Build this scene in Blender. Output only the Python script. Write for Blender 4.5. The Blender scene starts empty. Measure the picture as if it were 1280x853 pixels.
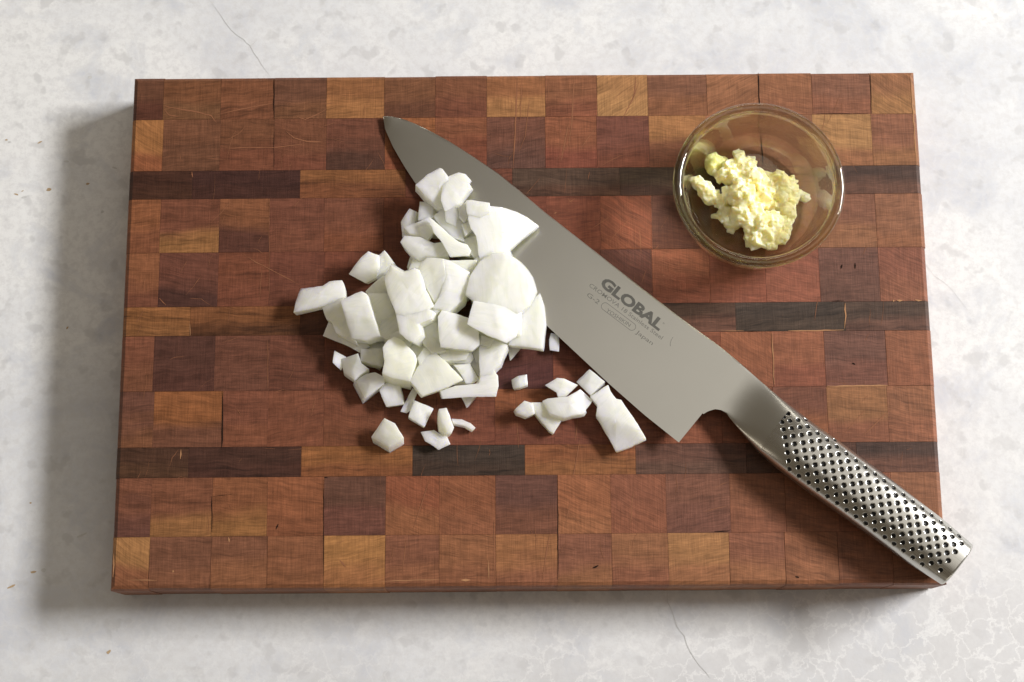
import bpy, bmesh, math, random
import numpy as np
from mathutils import Vector, Matrix, noise
from mathutils.geometry import tessellate_polygon

random.seed(7)
rng = np.random.default_rng(7)
S = bpy.context.scene
COL = S.collection
CM = 0.01
TK = 3.0                     # board thickness (cm)

# ------------------------------------------------------------------ camera
F_PX, TILT, ROLL, DIST = 2009.4, 0.218858, -0.017112, 72.3055   # focal length at 1280 px width; distance in cm


def cam_axes():
    ct, st = math.cos(TILT), math.sin(TILT)
    X = Vector((1, 0, 0)); Y = Vector((0, ct, st)); Z = Vector((0, -st, ct))
    cr, sr = math.cos(ROLL), math.sin(ROLL)
    return cr * X + sr * Y, -sr * X + cr * Y, Z


CX, CY, CZ = cam_axes()
CPOS = Vector((0, 0, TK)) + CZ * DIST
cam_d = bpy.data.cameras.new('camera')
cam = bpy.data.objects.new('camera', cam_d); COL.objects.link(cam)
cam.matrix_world = Matrix(((CX.x, CY.x, CZ.x, CPOS.x * CM), (CX.y, CY.y, CZ.y, CPOS.y * CM),
                           (CX.z, CY.z, CZ.z, CPOS.z * CM), (0, 0, 0, 1)))
cam_d.sensor_width = 36.0
cam_d.lens = F_PX / 1280 * 36
cam_d.clip_start = 0.02; cam_d.clip_end = 50
S.camera = cam

# ------------------------------------------------------------------ light
world = bpy.data.worlds.new('World'); S.world = world; world.use_nodes = True
bg = world.node_tree.nodes['Background']
bg.inputs[0].default_value = (1.0, 0.80, 0.56, 1); bg.inputs[1].default_value = 0.125


def area(name, loc, target, sx, sy, power, col):
    d = bpy.data.lights.new(name, 'AREA'); d.shape = 'RECTANGLE'; d.size = sx; d.size_y = sy
    d.energy = power; d.color = col
    o = bpy.data.objects.new(name, d); COL.objects.link(o)
    o.location = loc
    o.rotation_euler = (Vector(target) - Vector(loc)).to_track_quat('-Z', 'Y').to_euler()
    return o


LDIR = Vector((4.2, 1.2, 3.0)).normalized()
area('window_light', LDIR * 2.6, (0, 0, 0.02), 0.95, 0.40, 106.0, (1.0, 0.99, 0.98))
area('added_overhead_fill', (0.55, 0.22, 1.7), (0.3, 0.1, 0), 1.15, 1.5, 3.6, (1.0, 0.96, 0.90))  # added lamp imitating ceiling bounce, offset to grade the light along the blade
area('added_left_strip', (-1.15, -0.15, 0.42), (0, 0, 0), 1.3, 0.2, 2.0, (1.0, 0.90, 0.76))  # unseen low lamp added at the left for highlights on the bowl rim
area('added_back_strip', (0.15, 1.35, 0.5), (0, 0, 0), 1.5, 0.2, 3.2, (1.0, 0.95, 0.86))  # strip lamp added behind, out of view, for thin glints on glass and steel
area('added_front_strip', (0.35, -1.25, 0.42), (0, 0, 0), 1.2, 0.2, 1.6, (1.0, 0.92, 0.8))  # extra strip lamp added in front, out of view, to brighten the rim

S.view_settings.view_transform = 'Standard'
S.view_settings.look = 'None'
S.view_settings.exposure = 0.0
S.view_settings.gamma = 1.0
S.view_settings.use_curve_mapping = False
S.render.engine = 'CYCLES'
cy = S.cycles
cy.use_denoising = True
cy.denoiser = 'OPENIMAGEDENOISE'
cy.max_bounces = 14; cy.transmission_bounces = 12; cy.glossy_bounces = 6; cy.diffuse_bounces = 7
cy.transparent_max_bounces = 12
cy.caustics_refractive = True; cy.caustics_reflective = False
cy.blur_glossy = 0.3
cy.sample_clamp_indirect = 16.0


# ------------------------------------------------------------------ helpers
def P(px, py, z):
    """world point (cm) seen at photo pixel (px, py) lying at height z (cm)"""
    d = CX * ((px - 640) / F_PX) - CY * ((py - 426.5) / F_PX) - CZ
    t = (z - CPOS.z) / d.z
    return CPOS + d * t


def lin(c):
    out = []
    for v in c:
        v = v / 255
        out.append(v / 12.92 if v <= 0.04045 else ((v + 0.055) / 1.055) ** 2.4)
    return tuple(out)


def mesh_obj(name, verts, faces, mat, parent=None, loc=(0, 0, 0), smooth=None, cm=True):
    me = bpy.data.meshes.new(name)
    k = CM if cm else 1
    me.from_pydata([(v[0] * k, v[1] * k, v[2] * k) for v in verts], [], faces)
    me.update()
    if mat: me.materials.append(mat)
    if smooth is not None:
        me.polygons.foreach_set('use_smooth', [True] * len(me.polygons))
        if smooth < 179: me.set_sharp_from_angle(angle=math.radians(smooth))
    o = bpy.data.objects.new(name, me); COL.objects.link(o)
    o.location = [c * CM for c in loc]
    if parent: o.parent = parent
    return o


def empty(name, loc=(0, 0, 0)):
    o = bpy.data.objects.new(name, None); COL.objects.link(o)
    o.location = [c * CM for c in loc]; o.empty_display_size = 0.02
    return o


def tag(o, label=None, cat=None, group=None, kind=None):
    if label: o['label'] = label
    if cat: o['category'] = cat
    if group: o['group'] = group
    if kind: o['kind'] = kind
    return o


class NT:
    def __init__(self, name):
        self.m = bpy.data.materials.new(name); self.m.use_nodes = True
        self.t = self.m.node_tree; self.t.nodes.clear()
        self.out = self.n('ShaderNodeOutputMaterial')

    def n(self, kind, **kw):
        nd = self.t.nodes.new(kind)
        for k, v in kw.items():
            if k == 'i':
                for kk, vv in v.items(): self.set(nd, kk, vv)
            else: setattr(nd, k, v)
        return nd

    def set(self, nd, key, val):
        s = nd.inputs[key]
        if isinstance(val, bpy.types.NodeSocket): self.t.links.new(val, s)
        elif isinstance(val, bpy.types.Node): self.t.links.new(val.outputs[0], s)
        else: s.default_value = val

    def math(self, op, a, b=0.0, c=None, clamp=False):
        nd = self.n('ShaderNodeMath', operation=op); nd.use_clamp = clamp
        self.set(nd, 0, a); self.set(nd, 1, b)
        if c is not None: self.set(nd, 2, c)
        return nd.outputs[0]

    def ramp(self, fac, stops, interp='LINEAR'):
        nd = self.n('ShaderNodeValToRGB'); self.set(nd, 0, fac)
        cr = nd.color_ramp; cr.interpolation = interp
        while len(cr.elements) < len(stops): cr.elements.new(0.5)
        for e, (p, c) in zip(cr.elements, stops):
            e.position = p
            e.color = (c, c, c, 1) if not hasattr(c, '__len__') else (*c[:3], 1)
        return nd.outputs[0]

    def mix(self, fac, a, b, blend='MIX'):
        nd = self.n('ShaderNodeMix', data_type='RGBA', blend_type=blend)
        self.set(nd, 'Factor', fac)
        for s, v in ((nd.inputs[6], a), (nd.inputs[7], b)):
            if isinstance(v, bpy.types.NodeSocket): self.t.links.new(v, s)
            else: s.default_value = (*v[:3], 1)
        return nd.outputs[2]

    def noise(self, vec, scale, detail=3, rough=0.55, dist=0.0):
        nd = self.n('ShaderNodeTexNoise')
        if vec is not None: self.set(nd, 'Vector', vec)
        self.set(nd, 'Scale', scale); self.set(nd, 'Detail', detail)
        self.set(nd, 'Roughness', rough); self.set(nd, 'Distortion', dist)
        return nd.outputs[0]

    def mapping(self, vec, scale=(1, 1, 1), loc=(0, 0, 0), rot=(0, 0, 0)):
        nd = self.n('ShaderNodeMapping')
        self.set(nd, 'Vector', vec); self.set(nd, 'Scale', scale); self.set(nd, 'Location', loc); self.set(nd, 'Rotation', rot)
        return nd.outputs[0]

    def bsdf(self, **kw):
        b = self.n('ShaderNodeBsdfPrincipled')
        for k, v in kw.items():
            k = k.replace('_', ' ')
            if isinstance(v, tuple) and len(v) == 3 and 'Color' in k: v = (*v, 1)
            self.set(b, k, v)
        self.t.links.new(b.outputs[0], self.out.inputs[0])
        return b

    def bump(self, h, strength=0.3, dist=0.0003):
        nd = self.n('ShaderNodeBump'); self.set(nd, 'Height', h)
        self.set(nd, 'Strength', strength); self.set(nd, 'Distance', dist)
        return nd.outputs[0]


# ------------------------------------------------------------------ materials
def mat_table():
    g = NT('mottled_stone')
    geo = g.n('ShaderNodeNewGeometry').outputs['Position']
    big = g.noise(geo, 8, 6, 0.66, 0.8)
    mid = g.noise(geo, 32, 6, 0.65, 0.4)
    fine = g.noise(geo, 260, 6, 0.75)
    spots = g.noise(geo, 95, 3, 0.5)
    base = g.ramp(big, [(0.30, (0.53, 0.55, 0.61)), (0.43, (0.67, 0.685, 0.71)), (0.57, (0.745, 0.75, 0.75))])
    c = g.mix(g.ramp(mid, [(0.50, 0.0), (0.66, 0.85)]), base, (0.51, 0.53, 0.58))
    c = g.mix(g.ramp(spots, [(0.585, 0.0), (0.66, 0.48)]), c, (0.44, 0.44, 0.445))
    c = g.mix(g.ramp(fine, [(0.40, 0.6), (0.55, 0.0)]), c, (0.60, 0.60, 0.605))
    # pale network of veins, warped cells, strongest towards the lower edge of the sheet
    warp = g.n('ShaderNodeTexNoise', i={'Vector': geo, 'Scale': 85.0, 'Detail': 5.0, 'Roughness': 0.65}).outputs['Color']
    wv = g.n('ShaderNodeVectorMath', operation='MULTIPLY_ADD')
    g.set(wv, 0, warp); wv.inputs[1].default_value = (0.026, 0.026, 0.0); g.set(wv, 2, geo)
    vor = g.n('ShaderNodeTexVoronoi', feature='DISTANCE_TO_EDGE', i={'Vector': wv.outputs[0], 'Scale': 84.0})
    vein = g.ramp(vor.outputs['Distance'], [(0.0, 0.7), (0.025, 0.4), (0.075, 0.0)])
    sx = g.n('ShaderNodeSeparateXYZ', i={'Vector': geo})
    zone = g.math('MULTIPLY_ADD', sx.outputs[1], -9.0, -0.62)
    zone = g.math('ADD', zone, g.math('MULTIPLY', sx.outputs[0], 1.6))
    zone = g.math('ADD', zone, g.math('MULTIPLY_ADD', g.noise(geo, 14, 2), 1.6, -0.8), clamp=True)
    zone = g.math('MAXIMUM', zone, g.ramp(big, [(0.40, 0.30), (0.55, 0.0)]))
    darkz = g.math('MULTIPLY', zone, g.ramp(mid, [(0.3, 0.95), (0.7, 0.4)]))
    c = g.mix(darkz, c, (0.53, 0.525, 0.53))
    c = g.mix(g.math('MULTIPLY', g.math('MULTIPLY', vein, zone), g.ramp(fine, [(0.3, 0.5), (0.55, 1.0)])), c, (0.77, 0.77, 0.765))
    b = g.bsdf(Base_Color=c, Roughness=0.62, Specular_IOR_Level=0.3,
               Normal=g.bump(g.math('ADD', mid, g.math('MULTIPLY', fine, 0.5)), 0.25, 0.0006))
    return g.m


def mat_wood():
    g = NT('oiled_wood')
    tc = g.n('ShaderNodeTexCoord')
    oi = g.n('ShaderNodeObjectInfo')
    rnd = oi.outputs['Random']
    tone = g.n('ShaderNodeAttribute', attribute_type='OBJECT', attribute_name='tone').outputs['Color']
    ang = g.n('ShaderNodeAttribute', attribute_type='OBJECT', attribute_name='grain').outputs['Fac']
    strk = g.n('ShaderNodeAttribute', attribute_type='OBJECT', attribute_name='streak').outputs['Fac']
    off = g.n('ShaderNodeCombineXYZ', i={0: g.math('MULTIPLY', rnd, 37.0), 1: g.math('MULTIPLY', rnd, 91.0), 2: g.math('MULTIPLY', rnd, 13.0)})
    rot = g.n('ShaderNodeVectorRotate', rotation_type='Z_AXIS', i={'Vector': tc.outputs['Object'], 'Angle': ang})
    # bend the rings a little
    wob = g.noise(g.mapping(rot.outputs[0], loc=(3, 1, 2)), 45, 2)
    add = g.n('ShaderNodeVectorMath', operation='ADD')
    wv = g.n('ShaderNodeCombineXYZ', i={0: 0.0, 1: g.math('MULTIPLY_ADD', wob, 0.006, -0.003), 2: 0.0})
    g.set(add, 0, rot.outputs[0]); g.set(add, 1, wv.outputs[0])
    add2 = g.n('ShaderNodeVectorMath', operation='ADD'); g.set(add2, 1, off.outputs[0])
    g.set(add2, 0, add.outputs[0])
    # scale first (about the block) and then shift, so the shift stays moderate
    def streak(sc, detail, rough):
        m = g.n('ShaderNodeVectorMath', operation='MULTIPLY'); g.set(m, 0, add.outputs[0]); m.inputs[1].default_value = sc
        a = g.n('ShaderNodeVectorMath', operation='ADD'); g.set(a, 0, m.outputs[0]); g.set(a, 1, off.outputs[0])
        return g.noise(a.outputs[0], 1.0, detail, rough)
    rings = streak((30, 520, 30), 5, 0.65)
    broad = streak((20, 75, 20), 2, 0.5)
    fib = streak((160, 1700, 160), 3, 0.6)
    # saw marks run across the grain
    m2 = g.n('ShaderNodeVectorMath', operation='MULTIPLY'); g.set(m2, 0, tc.outputs['Object']); m2.inputs[1].default_value = (1900, 95, 50)
    a2 = g.n('ShaderNodeVectorMath', operation='ADD'); g.set(a2, 0, m2.outputs[0]); g.set(a2, 1, off.outputs[0])
    saw = g.noise(a2.outputs[0], 1.0, 2, 0.5)
    blot = g.noise(tc.outputs['Object'], 160, 4, 0.6)
    gen = g.n('ShaderNodeSeparateXYZ', i={'Vector': tc.outputs['Generated']}).outputs[1]
    gfac = g.math('ADD', gen, g.math('MULTIPLY_ADD', broad, 0.9, -0.45))
    gfac = g.ramp(gfac, [(0.25, 0.0), (0.62, 1.0)], 'EASE')
    c = g.mix(gfac, tone, oi.outputs['Color'])
    k = g.math('MULTIPLY_ADD', g.ramp(rings, [(0.30, -1.0), (0.48, 0.05), (0.72, 0.8)]), 0.0, 0.0)
    rg = g.math('MULTIPLY_ADD', g.ramp(rings, [(0.32, 0.0), (0.46, 0.55), (0.70, 1.0)]), 1.0, -0.5)
    f = g.math('MULTIPLY_ADD', rg, strk, 1.0)
    f = g.math('MULTIPLY', f, g.math('MULTIPLY_ADD', fib, 1.1, 0.45))
    f = g.math('MULTIPLY', f, g.math('MULTIPLY_ADD', saw, 0.7, 0.65))
    f = g.math('MULTIPLY', f, g.math('MULTIPLY_ADD', blot, 0.8, 0.60))
    c = g.mix(1.0, c, g.n('ShaderNodeCombineColor', i={0: f, 1: f, 2: f}).outputs[0], 'MULTIPLY')
    h = g.math('ADD', g.math('MULTIPLY', fib, 0.5), g.math('MULTIPLY', saw, 0.4))
    g.bsdf(Base_Color=c, Roughness=g.math('MULTIPLY_ADD', blot, 0.25, 0.40), Specular_IOR_Level=0.22,
           Normal=g.bump(h, 0.5, 0.0003))
    return g.m


def mat_plain(name, col, rough=0.6, spec=0.3, metal=0.0):
    g = NT(name)
    n = g.noise(g.n('ShaderNodeTexCoord').outputs['Object'], 900, 3)
    c = g.mix(n, tuple(v * 0.8 for v in col), tuple(min(1, v * 1.2) for v in col))
    g.bsdf(Base_Color=c, Roughness=rough, Specular_IOR_Level=spec, Metallic=metal)
    return g.m


def mat_onion():
    g = NT('raw_onion')
    tc = g.n('ShaderNodeTexCoord')
    oi = g.n('ShaderNodeObjectInfo')
    ang = g.math('MULTIPLY', oi.outputs['Random'], 6.28)
    rot = g.n('ShaderNodeVectorRotate', rotation_type='Z_AXIS', i={'Vector': tc.outputs['Object'], 'Angle': ang})
    vein = g.noise(g.mapping(rot.outputs[0], scale=(90, 560, 90)), 1.0, 3, 0.55)
    cloud = g.noise(g.mapping(tc.outputs['Object'], loc=(1, 2, 3)), 150, 3)
    o3 = g.n('ShaderNodeVectorMath', operation='ADD'); g.set(o3, 0, tc.outputs['Object']); g.set(o3, 1, g.math('MULTIPLY', oi.outputs['Random'], 9.0))
    clear = g.noise(o3.outputs[0], 110, 3)
    c = g.mix(g.ramp(cloud, [(0.35, 0.0), (0.7, 0.25)]), oi.outputs['Color'], (0.90, 0.91, 0.82))
    c = g.mix(g.ramp(vein, [(0.53, 0.0), (0.62, 0.42)]), c, (0.84, 0.86, 0.79))
    c = g.mix(g.ramp(clear, [(0.47, 0.0), (0.68, 0.45)]), c, (0.80, 0.825, 0.76))
    h = g.math('ADD', g.math('MULTIPLY', vein, 0.8), cloud)
    b = g.bsdf(Base_Color=c, Roughness=0.27, Specular_IOR_Level=0.4, Coat_Weight=0.25, Coat_Roughness=0.12, Subsurface_Weight=1.0,
           Subsurface_Radius=(1.0, 0.98, 0.60), Subsurface_Scale=0.005, Normal=g.bump(h, 0.22, 0.0004))
    tr = g.n('ShaderNodeBsdfTranslucent', i={'Color': g.mix(1.0, c, (1.0, 1.0, 0.93), 'MULTIPLY')})
    mx = g.n('ShaderNodeMixShader', i={0: 0.24})
    g.t.links.new(b.outputs[0], mx.inputs[1]); g.t.links.new(tr.outputs[0], mx.inputs[2]); g.t.links.new(mx.outputs[0], g.out.inputs[0])
    return g.m


def mat_garlic():
    g = NT('minced_garlic')
    tc = g.n('ShaderNodeTexCoord')
    n1 = g.noise(tc.outputs['Object'], 150, 4, 0.55)
    n2 = g.noise(tc.outputs['Object'], 800, 3, 0.5)
    oi = g.n('ShaderNodeObjectInfo')
    c = g.mix(g.ramp(n1, [(0.25, 0.0), (0.60, 1.0)]), (0.89, 0.78, 0.34), oi.outputs['Color'])
    g.bsdf(Base_Color=c, Roughness=0.38, Specular_IOR_Level=0.4, Subsurface_Weight=0.9,
           Subsurface_Radius=(1.0, 0.85, 0.35), Subsurface_Scale=0.0045, Normal=g.bump(n2, 0.15, 0.0003))
    return g.m


def mat_steel(name, rough, col, brushed=True):
    g = NT(name)
    tc = g.n('ShaderNodeTexCoord')
    br = g.noise(g.mapping(tc.outputs['Object'], scale=(60, 4200, 60)), 1.0, 3, 0.6)
    cl = g.noise(tc.outputs['Object'], 40, 2)
    r = g.math('MULTIPLY_ADD', br, 0.10, rough - 0.05)
    c = g.mix(cl, tuple(v * 0.96 for v in col), tuple(min(1, v * 1.04) for v in col))
    kw = {}
    if brushed: kw['Normal'] = g.bump(br, 0.06, 0.0001)
    g.bsdf(Base_Color=c, Metallic=1.0, Roughness=r, **kw)
    return g.m


def mat_glass():
    g = NT('clear_glass')
    n = g.noise(g.n('ShaderNodeTexCoord').outputs['Object'], 60, 2)
    b = g.bsdf(Base_Color=(0.995, 0.995, 0.985), Roughness=0.0, Transmission_Weight=1.0, IOR=1.48,
               Normal=g.bump(n, 0.05, 0.001))
    tp = g.n('ShaderNodeBsdfTransparent', i={'Color': (0.99, 0.99, 0.97, 1)})
    mx = g.n('ShaderNodeMixShader', i={0: 0.48})
    g.t.links.new(b.outputs[0], mx.inputs[1]); g.t.links.new(tp.outputs[0], mx.inputs[2])
    gl = g.n('ShaderNodeBsdfGlossy', i={'Roughness': 0.02, 'Color': (1, 1, 1, 1)})
    fr = g.n('ShaderNodeFresnel', i={'IOR': 1.5})
    bf = g.n('ShaderNodeNewGeometry').outputs['Backfacing']
    m2 = g.n('ShaderNodeMixShader', i={0: g.math('MULTIPLY', fr.outputs[0], g.math('SUBTRACT', 1.0, bf))})
    g.t.links.new(mx.outputs[0], m2.inputs[1]); g.t.links.new(gl.outputs[0], m2.inputs[2]); g.t.links.new(m2.outputs[0], g.out.inputs[0])
    va = g.n('ShaderNodeVolumeAbsorption', i={'Color': (0.90, 0.88, 0.30, 1), 'Density': 24.0})
    g.t.links.new(va.outputs[0], g.out.inputs['Volume'])
    return g.m


M = dict(table=mat_table(), wood=mat_wood(), onion=mat_onion(), garlic=mat_garlic(), glass=mat_glass(),
         blade=mat_steel('satin_blade_steel', 0.31, (0.56, 0.55, 0.505)),
         handle=mat_steel('satin_handle_steel', 0.28, (0.58, 0.57, 0.53)),
         black=mat_plain('black_dimple_paint', (0.006, 0.006, 0.006), 0.35, 0.4),
         etch=mat_plain('etched_lettering', (0.11, 0.107, 0.095), 0.6, 0.2, 0.3),
         etchl=mat_plain('pale_etched_lettering', (0.18, 0.175, 0.155), 0.6, 0.2, 0.3),
         scratch=mat_plain('scuffed_wood_fibre', lin((134, 88, 62)), 0.7, 0.2),
         scratch2=mat_plain('pale_scuffed_fibre', lin((166, 122, 86)), 0.7, 0.2),
         gap=mat_plain('dark_joint', (0.018, 0.009, 0.006), 0.8, 0.1),
         crack=mat_plain('stone_crack', (0.55, 0.55, 0.545), 0.8, 0.1),
         rust=mat_plain('rust_stain', (0.42, 0.31, 0.19), 0.8, 0.1))

# ------------------------------------------------------------------ tabletop
hx, hy, th = 95, 75, 2.5
tv = [(-hx, -hy, -th), (hx, -hy, -th), (hx, hy, -th), (-hx, hy, -th), (-hx, -hy, 0), (hx, -hy, 0), (hx, hy, 0), (-hx, hy, 0)]
tf = [(3, 2, 1, 0), (4, 5, 6, 7), (0, 1, 5, 4), (1, 2, 6, 5), (2, 3, 7, 6), (3, 0, 4, 7)]
table = mesh_obj('tabletop', tv, tf, M['table'])
tag(table, kind='structure')


def ribbons(name, lines, z, mat, parent, jit=0.0):
    """thin tapering slivers along pixel polylines [(pts, width_cm)], joined to one mesh"""
    V, Fc = [], []
    for pts, w in lines:
        w3 = [P(x, y, z) for x, y in pts]
        # resample
        q = []
        for a, b in zip(w3[:-1], w3[1:]):
            n = max(2, int((b - a).length / 0.35))
            for i in range(n): q.append(a.lerp(b, i / n))
        q.append(w3[-1])
        if len(q) < 2: continue
        n = len(q)
        for i, p in enumerate(q):
            t = (q[min(i + 1, n - 1)] - q[max(i - 1, 0)]).normalized()
            s = Vector((-t.y, t.x, 0))
            env = min(1.0, 4 * min(i, n - 1 - i) / max(1, n - 1) + 0.25)
            ww = w * 0.5 * env * random.uniform(0.55, 1.3)
            c = p + s * random.gauss(0, jit)
            V += [tuple(c + s * ww), tuple(c - s * ww)]
            k = len(V)
            if i: Fc.append((k - 4, k - 3, k - 1, k - 2))
    o = mesh_obj(name, V, Fc, mat, parent)
    # slivers face up
    bm = bmesh.new(); bm.from_mesh(o.data)
    for f in bm.faces:
        if f.normal.z < 0: f.normal_flip()
    bm.to_mesh(o.data); bm.free()
    tag(o, kind='stuff')
    return o


ribbons('crack', [([(833, 738), (834, 752), (841, 766), (846, 783), (855, 795), (862, 815), (874, 832), (889, 848)], 0.04),
                  ([(262, 0), (275, 18), (289, 38), (304, 50), (313, 57), (322, 75), (339, 96)], 0.022),
                  ([(313, 57), (322, 50)], 0.02),
                  ([(1150, 322), (1168, 345), (1190, 362), (1215, 395)], 0.01)], 0.012, M['crack'], table, 0.02)


def blobs(name, spots, z, mat, parent):
    V, Fc = [], []
    for x, y, rx, ry, a in spots:
        c = P(x, y, z); n = 9
        b = len(V)
        for i in range(n):
            t = 2 * math.pi * i / n
            r = random.uniform(0.65, 1.15)
            X, Y = rx * r * math.cos(t), ry * r * math.sin(t)
            V.append((c.x + X * math.cos(a) - Y * math.sin(a), c.y + X * math.sin(a) + Y * math.cos(a), z))
        Fc.append(tuple(range(b, b + n)))
    return tag(mesh_obj(name, V, Fc, mat, parent), kind='stuff')


blobs('rust_speck', [(8, 175, .08, .04, .2), (50, 178, .12, .05, .5), (20, 243, .14, .04, -.3), (61, 237, .13, .08, .1), (28, 239, .08, .03, .5),
                     (42, 715, .2, .06, .1), (15, 733, .22, .06, .4), (136, 815, .16, .07, .7), (110, 230, .1, .06, .3), (84, 410, .08, .04, .9),
                     (38, 629, .06, .05, 0)], 0.008, M['rust'], table)
blobs('dark_speck', [(103, 669, .24, .06, .4), (55, 713, .14, .10, .2), (112, 97, .12, .08, 0), (30, 247, .14, .07, .4), (12, 178, .1, .05, 0),
                     (128, 265, .08, .08, 0), (83, 202, .16, .06, -.2), (143, 210, .14, .05, -.4)], 0.008, M['crack'], table)

# ------------------------------------------------------------------ cutting board
BX, BY, BROT, BW, BD = -17.7066, -10.8082, -0.009372, 36.5, 23.754
board = empty('cutting_board', (BX, BY, 0)); board.rotation_euler = (0, 0, BROT)
tag(board, 'reddish brown end-grain wooden cutting board lying on the mottled pale tabletop', 'cutting board')


def B2(px, py):
    p = P(px, py, TK)
    c, s = math.cos(BROT), math.sin(BROT)
    x, y = p.x - BX, p.y - BY
    return c * x + s * y, -s * x + c * y


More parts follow.
